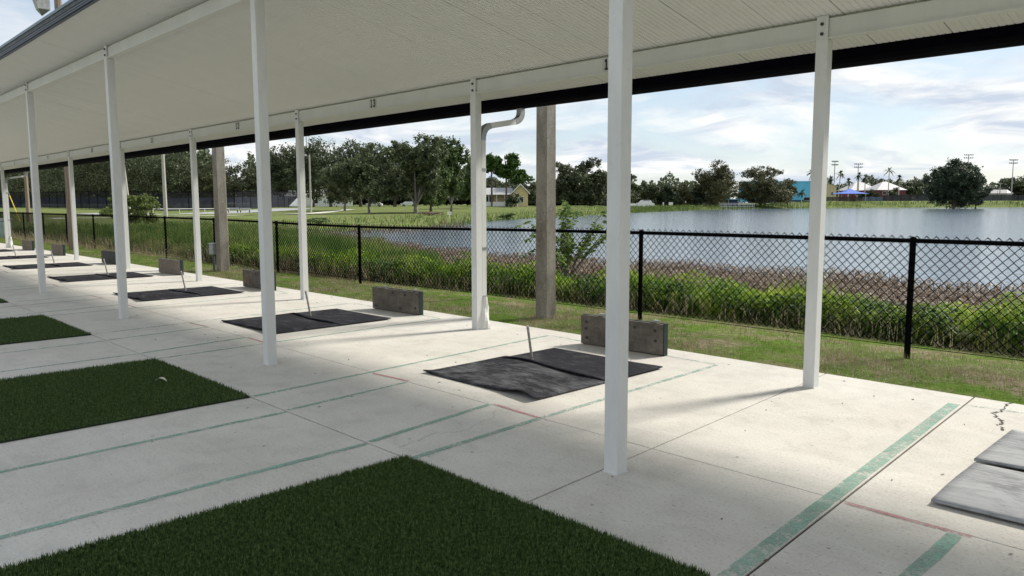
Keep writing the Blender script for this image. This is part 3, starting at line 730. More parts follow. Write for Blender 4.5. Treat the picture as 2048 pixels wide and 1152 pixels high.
# broad leaves among them
P = scatter(90000, -22, 5, lambda x: wb(x) + .02, lambda x: wb(x) + 2.7, bias=1.25); n = len(P)
Pz = on_ground(P); lump = .40 + .16 * np.sin(P[:, 0] * 3.1 + 1) * np.sin(P[:, 1] * 2.6) + .10 * np.sin(P[:, 0] * 6.7) + .07 * np.sin(P[:, 0] * 1.3 + P[:, 1])
Pz[:, 2] += lump * np.interp(P[:, 1] - wb(P[:, 0]), [0, .3, 1.1, 2.7], [.55, 1.08, 1.08, .3]) * RNG.uniform(.02, 1, n) ** .6
a = RNG.uniform(0, 6.28, n); el = RNG.uniform(-.7, .9, n); L = RNG.uniform(.025, .065, n)
dr = np.stack([np.cos(a)*np.cos(el), np.sin(a)*np.cos(el), np.sin(el)], 1) * L[:, None]; sdv = np.stack([-np.sin(a), np.cos(a), 0*a], 1) * (L * .38)[:, None]
V = np.stack([Pz - dr, Pz + sdv, Pz + dr, Pz - sdv], 1).reshape(-1, 3)
stuff(obj('weed_leaves', npmesh('weed_leaves', V, np.arange(4*n).reshape(-1, 4)), WEEDM))
P = scatter(30000, -24, 5, lambda x: wb(x) - .05, lambda x: wb(x) + .75, bias=1.25); P = P[patchy(P, 1.6, -.35, 2)]; n = len(P)
Pz = on_ground(P); Pz[:, 2] += RNG.uniform(.02, .46, n) * np.interp(P[:, 1] - wb(P[:, 0]), [-.05, .3], [.45, 1.])
a = RNG.uniform(0, 6.28, n); el = RNG.uniform(-.8, .8, n); L = RNG.uniform(.025, .06, n)
dr = np.stack([np.cos(a)*np.cos(el), np.sin(a)*np.cos(el), np.sin(el)], 1) * L[:, None]; sdv = np.stack([-np.sin(a), np.cos(a), 0*a], 1) * (L * .5)[:, None]
stuff(obj('dark_weed_leaves', npmesh('dark_weed_leaves', np.stack([Pz - dr, Pz + sdv, Pz + dr, Pz - sdv], 1).reshape(-1, 3), np.arange(4*n).reshape(-1, 4)), DARKW))
P = scatter(5000, -18, 4, lambda x: wb(x) - .3, lambda x: wb(x) + .5); blades('dead_stems', on_ground(P), RNG.uniform(.1, .5, len(P)), .006, STRAWM, .9, 2)
# reddish dying weeds in the shallows
P = scatter(125000, -42, 6, lambda x: np.interp(x, [-42, -30, -20, -9, 6], [19, 15.5, 12.4, 12.2, 12.5]), lambda x: np.interp(x, [-42, -30, -22, -9, -3, 6], [25.5, 21.0, 19.2, 20.2, 18.4, 18.2]) + .5 * np.sin(x * 1.3), bias=1.3)
zg = np.maximum(ground_z(P), -.55); P3 = np.column_stack([P, zg])
blades('red_shore_weeds', P3[::3], RNG.uniform(.22, .58, len(P3[::3])), RNG.uniform(.015, .035, len(P3[::3])), REDM, .7, 2)
n = len(P3); Pz = P3 + np.column_stack([0*P3[:, 0], 0*P3[:, 0], RNG.uniform(.05, .46, n)]); a = RNG.uniform(0, 6.28, n); el = RNG.uniform(-.9, .9, n); L = RNG.uniform(.025, .07, n)
dr = np.stack([np.cos(a)*np.cos(el), np.sin(a)*np.cos(el), np.sin(el)], 1) * L[:, None]; sdv = np.stack([-np.sin(a), np.cos(a), 0*a], 1) * (L * .45)[:, None]
stuff(obj('red_weed_leaves', npmesh('red_weed_leaves', np.stack([Pz - dr, Pz + sdv, Pz + dr, Pz - sdv], 1).reshape(-1, 3), np.arange(4*n).reshape(-1, 4)), REDM))
# taller reeds on the left half
P = scatter(100000, -50, -13.5, lambda x: wb(x) + .1, lambda x: np.interp(x, [-50, -30, -22, -16, -13.5], [25, 18.5, 15.5, 12.5, 11.0]), bias=1.25)
hh = np.interp(P[:, 0], [-50, -32, -24, -17, -13.5], [.9, .95, 1.0, 1.0, .45]) * np.interp(P[:, 1] - wb(P[:, 0]), [0, .3, 1.2], [.35, .7, 1.]) * RNG.uniform(.45, 1.1, len(P))
hh *= .8 + .25 * np.sin(P[:, 0] * 1.1 + 2) * np.sin(P[:, 1] * .9)
blades('tall_reeds', on_ground(P, -.03), hh, RNG.uniform(.010, .026, len(P)), REEDM, .5, 2)
P = scatter(12000, -50, -14, lambda x: wb(x) - .25, lambda x: wb(x) + 1.2); blades('dead_stems', on_ground(P), RNG.uniform(.1, .6, len(P)), .008, STRAWM, .9, 2)
# rough grass on the banks farther off
Q = np.column_stack([RNG.uniform(-170, -28, 130000), RNG.uniform(9, 200, 130000)]); d = lake_d(Q); D = Q @ np.array(FH); pxq = 1024 + 1560.3 * (Q @ np.array(RH)) / np.maximum(D, 1)
w_ = (d > -.5) & (d < 22) & (D > 22) & (pxq > -80) & (pxq < 1330) & (RNG.uniform(0, 1, len(Q)) < np.exp(-np.maximum(d, 0) / 9))
Q = Q[w_]; hh = RNG.uniform(.25, .8, len(Q)) * np.clip(1.1 - lake_d(Q) / 26, .3, 1)
blades('bank_grass', on_ground(Q, -.05), hh, RNG.uniform(.05, .13, len(Q)), BANKM, .5, 1)
Q = np.column_stack([RNG.uniform(-110, -46, 40000), RNG.uniform(28, 130, 40000)]); d = lake_d(Q); D = Q @ np.array(FH); pxq = 1024 + 1560.3 * (Q @ np.array(RH)) / np.maximum(D, 1)
Q = Q[(d > -5) & (d < 2.2) & (pxq > 560) & (pxq < 935)]
blades('red_bank_weeds', np.column_stack([Q, np.maximum(ground_z(Q), -.55)]), RNG.uniform(.15, .5, len(Q)), RNG.uniform(.05, .12, len(Q)), REDM, .6, 1)
pq = RNG.uniform(1240, 2300, 60000); Dq = RNG.uniform(150, 350, 60000)
Q = np.column_stack([Dq * (FH.x + (pq - 1024) / 1560.3 * RH.x), Dq * (FH.y + (pq - 1024) / 1560.3 * RH.y)]); d = lake_d(Q); Q = Q[(d > -.5) & (d < 16)]
blades('far_bank_grass', on_ground(Q, -.1), RNG.uniform(.4, 1.3, len(Q)), RNG.uniform(.15, .4, len(Q)), BANKM, .5, 1)

# ------------------------------------------------------------------ trees
def crown(name, blobs, n, size, rng, clusters=26, squash=.6):
    B = np.array(blobs, float); wgt = (B[:, 3] * B[:, 4] * B[:, 5]) ** (2/3); wgt /= wgt.sum(); P = []
    for b, w in zip(B, wgt):
        nb = max(30, int(n * w)); kc = max(6, int(clusters)); d = rng.normal(size=(kc, 3)); d /= np.linalg.norm(d, axis=1)[:, None]
        rr = rng.uniform(.55, 1.02, kc)[:, None]; C = b[:3] + d * rr * b[3:6]
        idx = rng.integers(0, kc, nb); P.append(C[idx] + rng.normal(0, .145, (nb, 3)) * b[3:6])
    P = np.concatenate(P); N = len(P)
    nrm = rng.normal(size=(N, 3)); nrm[:, 2] = np.abs(nrm[:, 2]) + .3; nrm /= np.linalg.norm(nrm, axis=1)[:, None]
    t = np.cross(nrm, rng.normal(size=(N, 3))); t /= np.linalg.norm(t, axis=1)[:, None]; u = np.cross(nrm, t)
    s = (size * rng.uniform(.55, 1.25, N))[:, None]; k = rng.uniform(.4, .8, N)[:, None]
    V = np.stack([P - t*s, P - u*s*k + nrm*s*.15, P + t*s, P + u*s*k + nrm*s*.1], 1).reshape(-1, 3)
    return npmesh(name, V, np.arange(4*N).reshape(-1, 4))
def env_blobs(kind, W, zb, zt, rng, nb):
    H = zt - zb; out = []
    for i in range(nb):
        for _ in range(60):
            x, y, z = rng.uniform(-1, 1, 3)
            if kind == 'mound': lim = math.sqrt(max(0, 1 - (max(0, z + .45) / 1.45) ** 1.7)) * (.86 + .14 * math.sin(5 * math.atan2(y, x)))
            elif kind == 'cone': lim = (1 - (z + 1) / 2) * .95 + .06
            elif kind == 'flat': lim = math.sqrt(max(0, 1 - ((z - .1) / 1.1) ** 2)) if z > -.4 else .35
            else: lim = math.sqrt(max(0, 1 - z * z * .98)) if z > 0 else math.sqrt(max(0, 1 - z * z * .7))
            if math.hypot(x, y) < lim * .85: break
        k = {'cone': .24, 'open': .24, 'mound': .21}.get(kind, .32) * rng.uniform(.75, 1.25)
        out.append((x * W/2 * .82, y * W/2 * .82, zb + H/2 + z * H/2 * .78, k * W/2 * 1.15, k * W/2 * 1.15, k * (H/2 * 1.1 if kind != 'flat' else H * .5)))
    return out
def tree(px, D, top, wpx, kind, label, leafm, cb=None, n=5200, size=.36, nb=13, trunk=.3, forks=4, bark=None, name='tree', group=None, zbase=None):
    rng = np.random.default_rng(int(px * 7 + D)); x, y = spot(px, D); z0 = gz(x, y) if zbase is None else zbase
    zt = zat(px, top, D) - z0; W = wpx / 1560.3 * D * (1.18 if kind == 'cone' else 1.3); zb = (zat(px, cb, D) - z0) if cb is not None else zt * .22; n = int(n * 1.7); size *= .85
    t = thing(name, label, 'tree', (x, y, z0), 0, group)
    bl = env_blobs(kind, W, zb, zt, rng, nb)
    m = MB(); fork_z = max(zb * .8, .8) if kind not in ('cone', 'flat') else (zt * .85 if kind == 'flat' else zt * .62)
    m.tube([(0, 0, -.3), (rng.uniform(-.1, .1), 0, fork_z * .5), (rng.uniform(-.2, .2), rng.uniform(-.2, .2), fork_z)], [trunk * 1.25, trunk, trunk * .75], 8)
    if kind in ('cone', 'flat'): base = Vector((0, 0, fork_z * .8))
    for b in bl[:forks + 3]:
        e = Vector(b[:3]); s = Vector((0, 0, fork_z * .96)) if kind not in ('cone', 'flat') else Vector((0, 0, min(fork_z, e.z * .9)))
        mid = s.lerp(e, .5) + Vector((0, 0, .06 * e.length)); m.tube([s, mid, e], [trunk * .5, trunk * .32, trunk * .1], 6)
    obj('trunk', m, bark or BARK, t)
    obj('crown', crown('crown', bl, n, size, rng), leafm, t); return t
T = 'behind the tennis courts'
tree(35, 232, 300, 170, 'round', 'broad dark oak behind the courts, seen past the far downspout', LOAK, 398, 5000)
tree(165, 228, 288, 170, 'round', 'broad dark oak behind the courts, above the reeds and the wooden pole', LOAK, 398, 5500)
tree(285, 232, 276, 160, 'round', 'tallest dark oak behind the courts, its top cut by the shelter roof', LOAK, 398, 6000)
tree(365, 226, 296, 110, 'round', 'dark oak behind the courts between the pale pole and the concrete pole', LOAK, 400, 5000)
tree(432, 222, 322, 96, 'round', 'lower olive oak behind the courts just right of the concrete pole', LBRN, 398, 4200)
tree(505, 224, 318, 100, 'round', 'dark oak behind the right part of the courts, left of the second front post', LOAK, 400, 4600)
tree(565, 214, 296, 104, 'round', 'dense dark oak at the right end of the court fence', LOAK, 404, 5200)
tree(628, 212, 282, 116, 'round', 'large dark oak behind the thin lamp pole', LOAK, 398, 6500)
tree(662, 205, 300, 100, 'round', 'dark oak with twin black trunks in front of the white hall', LOAK, 392, 5200, trunk=.4)
tree(722, 205, 288, 110, 'round', 'dark spreading oak in the shade row behind the grey green trees', LOAK, 392, 5600, trunk=.4)
tree(790, 200, 300, 110, 'round', 'dark oak filling the gap between the pale oak and the tallest tree', LOAK, 395, 5200, trunk=.4)
tree(865, 196, 320, 110, 'round', 'dark oak low behind the tallest trees by the shore', LOAK, 395, 5000, trunk=.4)
tree(690, 150, 326, 96, 'round', 'small grey green oak with a forked pale trunk left of the lawn tree', LGREY, 404, 4600, .30, 12, .22, bark=BARKG)
tree(738, 127, 290, 128, 'round', 'grey green oak on the lawn edge with a slim pale trunk', LGREY, 408, 8500, .30, 15, .2, bark=BARKG)
tree(832, 130, 262, 118, 'open', 'tall lakeside oak with a thick grey trunk and sky showing through its top', LGREY, 408, 9500, .30, 22, .36, 6, BARKG)
tree(862, 137, 290, 90, 'round', 'mid green oak just right of the tall lakeside oak', LGRN, 411, 6000, .30, 13, .25)
tree(903, 142, 257, 66, 'open', 'tall slender tree with a loose round top left of the downspout post', LGRN, 406, 6500, .28, 17, .24, 6, BARKG)
tree(945, 165, 305, 64, 'open', 'bushy tree half hidden by the downspout post', LGRN, 410, 4600, .30, 13, .22)
tree(984, 186, 310, 34, 'flat', 'slim pine with a rounded bright top just right of the downspout', LPINE, 358, 4200, .34, 13, .2, name='pine_tree')
tree(1013, 188, 307, 44, 'flat', 'tall pine with a domed bright green top above the yellow house', LPINE, 368, 5000, .34, 14, .2, name='pine_tree')
tree(1046, 194, 341, 48, 'flat', 'shorter pine with a flat umbrella top left of the nearest concrete pole', LPINE, 374, 3600, .34, 12, .18, name='pine_tree')
tree(978, 206, 352, 80, 'round', 'dark bushy oak behind the porch of the yellow house', LOAK, 402, 3800, .36, 10)
tree(1072, 222, 362, 90, 'round', 'low dark oak behind the nearest concrete pole', LOAK, 405, 3800, .36, 10)
tree(1128, 205, 318, 84, 'mound', 'dark oak immediately right of the nearest concrete pole', LOAK, 409, 6500, .34, 26)
tree(1184, 202, 312, 90, 'mound', 'tall dark oak left of the nearest front post', LOAK, 409, 7000, .34, 28)
tree(1236, 215, 345, 70, 'round', 'dark oak behind the nearest front post', LOAK, 405, 3800, .36, 10)
tree(1262, 250, 350, 46, 'round', 'small dark oak just right of the nearest front post', LOAK, 405, 3000, .38, 9)
tree(1292, 262, 358, 46, 'round', 'low dark tree behind the parked white van', LOAK, 404, 3000, .38, 9)
tree(1322, 268, 355, 44, 'cone', 'dark narrow cypress left of the pointed one', LCYP, 410, 3200, .36, 14, name='cypress_tree')
tree(1338, 262, 346, 46, 'cone', 'dark pointed cypress right of the white van', LCYP, 411, 3400, .36, 16, name='cypress_tree')
tree(1364, 266, 338, 50, 'cone', 'olive cypress with a thin spire rising above its neighbours', LBRN, 411, 3800, .36, 18, name='cypress_tree')
tree(1396, 270, 352, 50, 'cone', 'dark cypress just left of the loose tall tree', LCYP, 411, 3400, .36, 16, name='cypress_tree')
tree(1434, 268, 318, 88, 'open', 'tall loose tree with sky gaps left of the bright blue wall', LBRN, 410, 7500, .36, 26, .3)
tree(1521, 280, 328, 132, 'mound', 'broad bronze green tree in front of the bright blue building', LBRN, 410, 12000, .40, 46, .35)
tree(1576, 296, 355, 46, 'round', 'small dark tree against the right part of the blue building', LOAK, 404, 3200, .42, 9)
tree(1908, 250, 294, 108, 'mound', 'huge dark cypress clump standing in the water at right', LCYP, 417, 19000, .40, 46, .5, 7, name='cypress_tree', zbase=-.5)
tree(1952, 252, 358, 46, 'round', 'lower shoulder of cypress growing right of the huge clump', LCYP, 412, 3800, .42, 9, .25, name='cypress_tree', zbase=-.5)
for px, top, w, lab in ((1655, 372, 60, 'far low tree just right of the nearest back post'), (1705, 366, 70, 'far dark tree behind the blue canopy'), (1752, 357, 84, 'far rounded tree behind the pale roof'),
                        (1800, 364, 64, 'far dark tree right of the pale roofed house'), (1838, 366, 64, 'far dark tree touching the huge cypress on its left'), (1986, 368, 60, 'far tree just right of the huge cypress'),
                        (2022, 360, 56, 'far ragged tree behind the last floodlight mast'), (2058, 362, 60, 'far tree at the right edge of the picture')):
    tree(px, 425 if not 1740 < px < 1760 else 440, top - 5, w * 1.1, 'round', lab, LOAK, 404, 3000, .62, 11, .3)
def woods(name, segs, n, size, mat):                       # a wood that reads as one dark mass
    rng = np.random.default_rng(3); P = []
    for (pa, pb, D, top, bot) in segs:
        k = int(n * (pb - pa) / 400); px = rng.uniform(pa, pb, k); Dd = D + rng.uniform(-14, 14, k)
        crest = top + 9 * np.sin(px * .061 + D) + 6 * np.sin(px * .143 + 2) + 3 * np.sin(px * .37)
        row = crest + (bot - crest) * rng.uniform(0, 1, k) ** .9
        for a, b, c in zip(px, Dd, row): q = spot(a, b); P.append((q[0], q[1], zat(a, c, b)))
    P = np.array(P); N = len(P); t = rng.normal(size=(N, 3)); t /= np.linalg.norm(t, axis=1)[:, None]; u = np.cross(t, rng.normal(size=(N, 3))); u /= np.linalg.norm(u, axis=1)[:, None]
    s_ = size * rng.uniform(.5, 1.3, N)[:, None]
    stuff(obj(name, npmesh(name, np.stack([P - t*s_, P - u*s_*.6, P + t*s_, P + u*s_*.6], 1).reshape(-1, 3), np.arange(4*N).reshape(-1, 4)), mat))
woods('far_woods', [(-120, 440, 275, 312, 404), (440, 500, 275, 345, 404), (500, 640, 270, 318, 402), (640, 960, 285, 330, 400), (960, 1120, 275, 368, 406), (1120, 1260, 268, 345, 408), (1250, 1460, 300, 360, 410), (1640, 2120, 470, 362, 402)], 9000, .75, LOAK)
woods('far_woods', [(-120, 440, 290, 300, 407), (500, 640, 285, 322, 407), (640, 960, 300, 352, 408), (960, 1260, 290, 372, 409)], 22000, .8, LOAK)
def bush(px, D, top, wpx, label, leafm, n, size, z0=None, nb=9, cb=None):
    rng = np.random.default_rng(int(px)); x, y = spot(px, D); z0 = gz(x, y) if z0 is None else z0; zt = zat(px, top, D) - z0; W = wpx / 1560.3 * D
    t = thing('shrub', label, 'shrub', (x, y, z0)); bl = env_blobs('round', W, (zat(px, cb, D) - z0) if cb else .15, zt, rng, nb); m = MB()
    for b in bl[:6]: m.tube([(0, 0, -.1), tuple(c * .5 for c in b[:3]), b[:3]], [.05, .035, .012], 5)
    obj('stems', m, BARK, t); obj('leaves', crown('leaves', bl, n, size, rng, 18), leafm, t)
bush(252, 58, 384, 135, 'wide leafy shrub beyond the fence, in front of the tennis courts', LBUSH, 6500, .10)
bush(292, 60, 392, 60, 'smaller leafy shrub leaning right of the wide shrub', LBUSH, 1600, .10)
bush(640, 66, 436, 60, 'low pale green bush on the lakeside bank by the third back post', LGRN, 900, .12)
bush(1020, 100, 426, 50, 'low green bush on the bank left of the nearest concrete pole', LGRN, 900, .14)
bush(858, 110, 424, 60, 'dry brown bush by the shore under the tall oaks', REDM, 900, .14)
for px, top, w, lab in ((1745, 379, 26, 'far low shrub in front of the red house, left end'), (1788, 376, 26, 'far round shrub hiding the right corner of the red house'), (1722, 383, 24, 'far shrub below the second pale roof')):
    bush(px, 350, top, w, lab, LOAK, 1500, .4, None, 8, 402)
bush(1022, 172, 388, 30, 'dark shrub hiding the left wall of the yellow house', LOAK, 1500, .22, None, 8, 412)
# willow-like sapling behind the nearest concrete pole
sx_, sy2 = spot(1133, 16.6); sap = thing('sapling', 'slender willow-like sapling with drooping twigs right behind the nearest concrete pole', 'sapling', (sx_, sy2, gz(sx_, sy2)))
rng = np.random.default_rng(5); stm = MB(); LP = []; LD = []
for k in range(24):
    a = rng.uniform(0, 6.28); r = rng.uniform(.05, 1.2); h = rng.uniform(.9, 1.95) * (1.05 - r * .25); 
    p0 = Vector((0, 0, 0)); p1 = Vector((math.cos(a) * r * .35, math.sin(a) * r * .35, h * .62)); p2 = Vector((math.cos(a) * r, math.sin(a) * r, h)); p3_ = p2 + Vector((math.cos(a) * .28, math.sin(a) * .28, -.12))
    pts = [Vector(q) for q in bez(p0, p1, p2, 8)] + [p3_]; stm.tube(pts, [.013 - .0012 * i for i in range(len(pts))], 4)
    for i in range(75):
        s = rng.uniform(.38, 1) * (len(pts) - 1); i0 = min(int(s), len(pts) - 2); p = pts[i0].lerp(pts[i0+1], s - i0); LP.append(p); b = rng.uniform(0, 6.28); LD.append((math.cos(b), math.sin(b), rng.uniform(-.7, .3)))
obj('stems', stm, BARKG, sap); LP = np.array([tuple(p) for p in LP]); LD = np.array(LD); LD /= np.linalg.norm(LD, axis=1)[:, None]; N = len(LP); L = rng.uniform(.08, .16, N)[:, None]
sv = np.cross(LD, rng.normal(size=(N, 3))); sv /= np.linalg.norm(sv, axis=1)[:, None]
obj('leaves', npmesh('leaves', np.stack([LP, LP + LD*L*.5 + sv*L*.2, LP + LD*L, LP + LD*L*.5 - sv*L*.2], 1).reshape(-1, 3), np.arange(4*N).reshape(-1, 4)), SAPM, sap)
# palms
def palm(px, D, top, label, fr=1.9, lean=0., base=None, n=26):
    rng = np.random.default_rng(int(px)); x, y = spot(px, D); z0 = gz(x, y); h = zat(px, top, D) - z0 - fr * .55
    t = thing('palm_tree', label, 'palm', (x, y, z0)); tx = lean * h
    obj('trunk', MB().tube([(0, 0, -.2), (tx * .4, 0, h * .5), (tx, 0, h)], [.26, .2, .17], 7), WOODG, t); V = []; F = []
    for k in range(n):
        a = rng.uniform(0, 6.28); el = rng.uniform(-.9, 1.3); c = np.array([tx, 0, h]); d = np.array([math.cos(a) * math.cos(el), math.sin(a) * math.cos(el), math.sin(el)]); L = fr * rng.uniform(.75, 1.1)
        s = np.array([-math.sin(a), math.cos(a), 0]); pts = [c + d * L * q + np.array([0, 0, -.5 * L * q * q * .8]) for q in (0, .35, .7, 1)]; ws = [.05, .34, .30, .03]
        for i in range(3):
            o = len(V); V += [pts[i] - s*ws[i], pts[i] + s*ws[i], pts[i+1] + s*ws[i+1] * .9, pts[i+1] - s*ws[i+1] * .9]; F.append((o, o+1, o+2, o+3))
    obj('crown', MB().add(V, F), LPALM, t)
palm(1608, 335, 338, 'leaning palm showing left of the nearest back post above the blue wall', 2.8, .25)
palm(1603, 292, 377, 'small green palm against the bright blue wall', 2.6)
palm(1661, 345, 351, 'palm just right of the nearest back post', 2.8); palm(1676, 350, 341, 'palm with a tall shaggy head left of the first mast', 2.8, .06)
palm(1696, 352, 356, 'short palm above the blue canopy', 2.4); palm(1716, 352, 344, 'palm just right of the second mast', 2.6); palm(1729, 352, 349, 'palm touching its neighbour left of the pale roof', 2.5)
palm(1776, 356, 334, 'tallest palm, rising above the pale roofed house', 3.0); palm(1797, 340, 349, 'palm with a bare trunk right of the pale roofed house', 2.8)
palm(1034, 178, 384, 'dark low palm in front of the yellow gable', 2.2)

# ------------------------------------------------------------------ masts and lamp poles
def mast(px, D, top, label, arms=2, w=3.4, base=None):
    x, y = spot(px, D); z0 = gz(x, y); h = zat(px, top, D) - z0; t = thing('floodlight_mast', label, 'floodlight mast', (x, y, z0), YAW, 'sports floodlight masts across the lake')
    obj('mast_pole', MB().tube([(0, 0, -.3), (0, 0, h)], [.26, .17], 7), GREYW, t)
    for k in range(arms):
        z = h - .25 - k * 1.5; obj('crossarm', MB().box(-w/2, w/2, -.08, .08, z, z + .16), GREYW, t)
        for i in range(5): u = -w/2 + w * i / 4; obj('lamp', MB().box(u - .26, u + .26, -.3, .1, z + .17, z + .6), GREYW, t)
mast(1667, 360, 324, 'floodlight mast seen just right of the nearest back post', 2, 2.6); mast(1714, 372, 329, 'floodlight mast with two crossarms above the blue canopy', 2, 3.6)
mast(1932, 400, 311, 'floodlight mast showing only its lamps above the huge cypress', 2, 4.2); mast(2022, 372, 321, 'floodlight mast farthest right, over the far fence', 2, 3.6)
mast(1999, 392, 368, 'short thin mast between the huge cypress and the last mast', 1, 1.2)
def lamp_pole(px, D, top, label, mat, lamp=True, r=.13, lean=0., base_z=None):
    x, y = spot(px, D); z0 = gz(x, y); h = zat(px, top, D) - z0; t = thing('lamp_pole', label, 'lamp pole', (x, y, z0), YAW)
    obj('shaft', MB().tube([(0, 0, -.3), (lean * h, 0, h)], [r, r * .75], 8), mat, t)
    if lamp:
        obj('arm', MB().tube([(lean*h, 0, h - .25), (lean*h - .7, 0, h - .1)], .05, 5), GALV, t); obj('lamp_head', MB().bbox(lean*h - 1.15, lean*h - .55, -.2, .2, h - .22, h + .1, .06), GREYW, t)
lamp_pole(260, 108, 318, 'slanting grey lamp pole above the wide shrub', WOODG, True, .2, -.075); lamp_pole(331, 96, 302, 'pale bare pole standing before the tennis courts', WOODG, False, .26)
lamp_pole(622, 135, 311, 'thin pole with a small lamp right of the third back post', WOODG, True, .17); lamp_pole(617, 330, 268, 'far thin antenna rising above the oaks', GREYW, False, .25)
lamp_pole(56, 75, 344, 'brown wooden pole beyond the fence near the far downspout', WOODP, False, .2)
lamp_pole(1083, 150, 330, 'slim dark pole left of the nearest concrete pole', BARK, False, .1)
gx, gy = spot(42, 60); gw = thing('guy_wire', 'slanting guy wire with a yellow guard near the left edge', 'guy wire', (gx, gy, gz(gx, gy)))
dv = Vector((RH.x, RH.y, 0)) * -1.05
obj('wire', MB().tube([(0, 0, 0), tuple(dv * 1.25 + Vector((0, 0, 3.9)))], .018, 5), GALV, gw); obj('guard', MB().tube([tuple(dv * .12 + Vector((0, 0, .35))), tuple(dv * .78 + Vector((0, 0, 2.4)))], .032, 6), YELG, gw)
bx_, by_ = spot(2, 40); bn = thing('bin', 'pale teal bin at the left edge beyond the fence', 'bin', (bx_, by_, gz(bx_, by_)), YAW)
obj('body', MB().bbox(-.32, .32, -.32, .32, 0, .85, .05), TEAL, bn); obj('lid', MB().bbox(-.36, .36, -.36, .36, .852, .98, .05), GALV, bn)

# ------------------------------------------------------------------ tennis court fence, path, far furniture
def poly_fence(name, label, pts, h, screen, upper, step, cat='fence'):
    P = [spot(*p) for p in pts]; t = thing(name, label, cat, (P[0][0], P[0][1], 0)); o = Vector(P[0])
    for a, b in zip(P, P[1:]):
        a = Vector(a); b = Vector(b); k = max(1, int((b - a).length / step)); d = (b - a) / k; n = Vector((-d.y, d.x)).normalized() * .03
        for i in range(k + 1):
            q = a + d * i; z = gz(q.x, q.y); obj('fence_post', MB().tube([(0, 0, -.2), (0, 0, h)], .05, 5), FENCEB, t, (q.x - o.x, q.y - o.y, z))
            if i == k: break
            r = q + d; z2 = gz(r.x, r.y); q_ = q - o; r_ = r - o; hs = h * .68 if upper else h
            obj('windscreen' if upper else 'panel', MB().add([(q_.x+n.x, q_.y+n.y, z+.08), (r_.x+n.x, r_.y+n.y, z2+.08), (r_.x+n.x, r_.y+n.y, z2+hs), (q_.x+n.x, q_.y+n.y, z+hs)], [(0,1,2,3)]), screen, t)
            if upper: obj('netting', MB().add([(q_.x, q_.y, z+hs+.01), (r_.x, r_.y, z2+hs+.01), (r_.x, r_.y, z2+h), (q_.x, q_.y, z+h)], [(0,1,2,3)]), upper, t)
            obj('rail', MB().tube([(q_.x, q_.y, z+h), (r_.x, r_.y, z2+h)], .045, 5), FENCEB, t)
    return t
poly_fence('court_fence', 'tall tennis court fence with dark blue windscreens below the oaks', [(-30, 192), (100, 180), (330, 150), (470, 160), (604, 196)], 3.7, SCRN, NETB, 3.6)
wf = [spot(578, 178), spot(604, 186)]; t = thing('loose_windscreen', 'torn pale windscreen sheet sagging at the right end of the court fence', 'windscreen', (wf[0][0], wf[0][1], gz(*wf[0])))
v = Vector(wf[1]) - Vector(wf[0]); obj('cloth', MB().add([(0, 0, .3), (v.x, v.y, .2), (v.x, v.y, 3.4), (v.x * .7, v.y * .7, 2.4), (v.x * .3, v.y * .3, 1.2), (v.x*.5+.4, v.y*.5-.4, .8)], [(0, 5, 4), (0, 1, 5), (5, 1, 3), (4, 5, 3), (1, 2, 3)]), m_simple('pale_cloth', (.28, .30, .34), .8, .2, 1), t)
obj('frame', MB().tube([(0, 0, 0), (0, 0, 2.2)], .06, 5).tube([(0, 0, 1.6), (v.x, v.y, 3.4)], .05, 5), FENCEB, t)
def ribbon(name, pts, w, mat, dz=.05):
    V = []; F = []
    for i, (px, D) in enumerate(pts):
        x, y = spot(px, D); a = spot(*pts[max(i-1, 0)]); b = spot(*pts[min(i+1, len(pts)-1)]); d = (Vector(b) - Vector(a)).normalized(); n = Vector((-d.y, d.x)) * w / 2
        for s in (-1, 1): V.append((x + n.x * s, y + n.y * s, gz(x + n.x * s, y + n.y * s) + dz))
        if i: F.append((2*i-2, 2*i-1, 2*i+1, 2*i))
    return struct(obj(name, MB().add(V, F), mat))
PATHM = m_simple('path_concrete', (.55, .52, .46), .8, .1, 1)
pp = [(100, 92), (200, 96), (290, 100), (380, 106), (450, 112), (525, 118), (580, 124), (625, 132), (665, 144), (700, 158)]
ribbon('footpath', [(a, d) for a, d in pp], 2.4, PATHM)
ribbon('court_surface', [(150, 135), (250, 132), (340, 130), (430, 138), (520, 150), (590, 168)], 10, m_simple('court_grey', (.30, .31, .31), .8, .1, 1), .03)
# long pale rail and bench before the courts
def railing(name, label, a, b, h, mat, step, cat, bars=1):
    A = Vector(spot(*a)); B = Vector(spot(*b)); t = thing(name, label, cat, (A.x, A.y, gz(*A))); d = B - A; k = max(1, int(d.length / step))
    for i in range(k + 1): q = d * i / k; obj('post', MB().tube([(q.x, q.y, -.2), (q.x, q.y, h)], .05, 5), mat, t)
    for j in range(bars): z = h * (1 - .42 * j); obj('bar', MB().tube([(0, 0, z), (d.x, d.y, z)], .05, 5), mat, t)
railing('court_rail', 'long low white rail in front of the tennis courts', (306, 126), (458, 134), .85, WALLW, 3.5, 'rail', 1)
for px, lab in ((466, 'low bench beside the end of the white rail'), (490, 'low bench right of the first one, by the court fence')):
    x, y = spot(px, 140); t = thing('bench', lab, 'bench', (x, y, gz(x, y)), YAW, None); obj('seat', MB().bbox(-1.0, 1.0, -.2, .2, .44, .50, .01), GREYW, t)
    for s in (-.8, .8): obj('leg', MB().box(s - .04, s + .04, -.18, .18, 0, .439), BOLT, t)
    obj('backrest', MB().box(-1.0, 1.0, .19, .22, .62, .86), GREYW, t)
x, y = spot(899, 92); sg = thing('marker_post', 'small white marker post standing at the water edge under the oaks', 'marker post', (x, y, -.5), YAW)
obj('post', MB().tube([(0, 0, -.2), (0, 0, 1.0)], .05, 6), WALLW, sg); obj('plate', MB().box(-.22, .22, -.07, -.055, .75, 1.15), WALLW, sg)

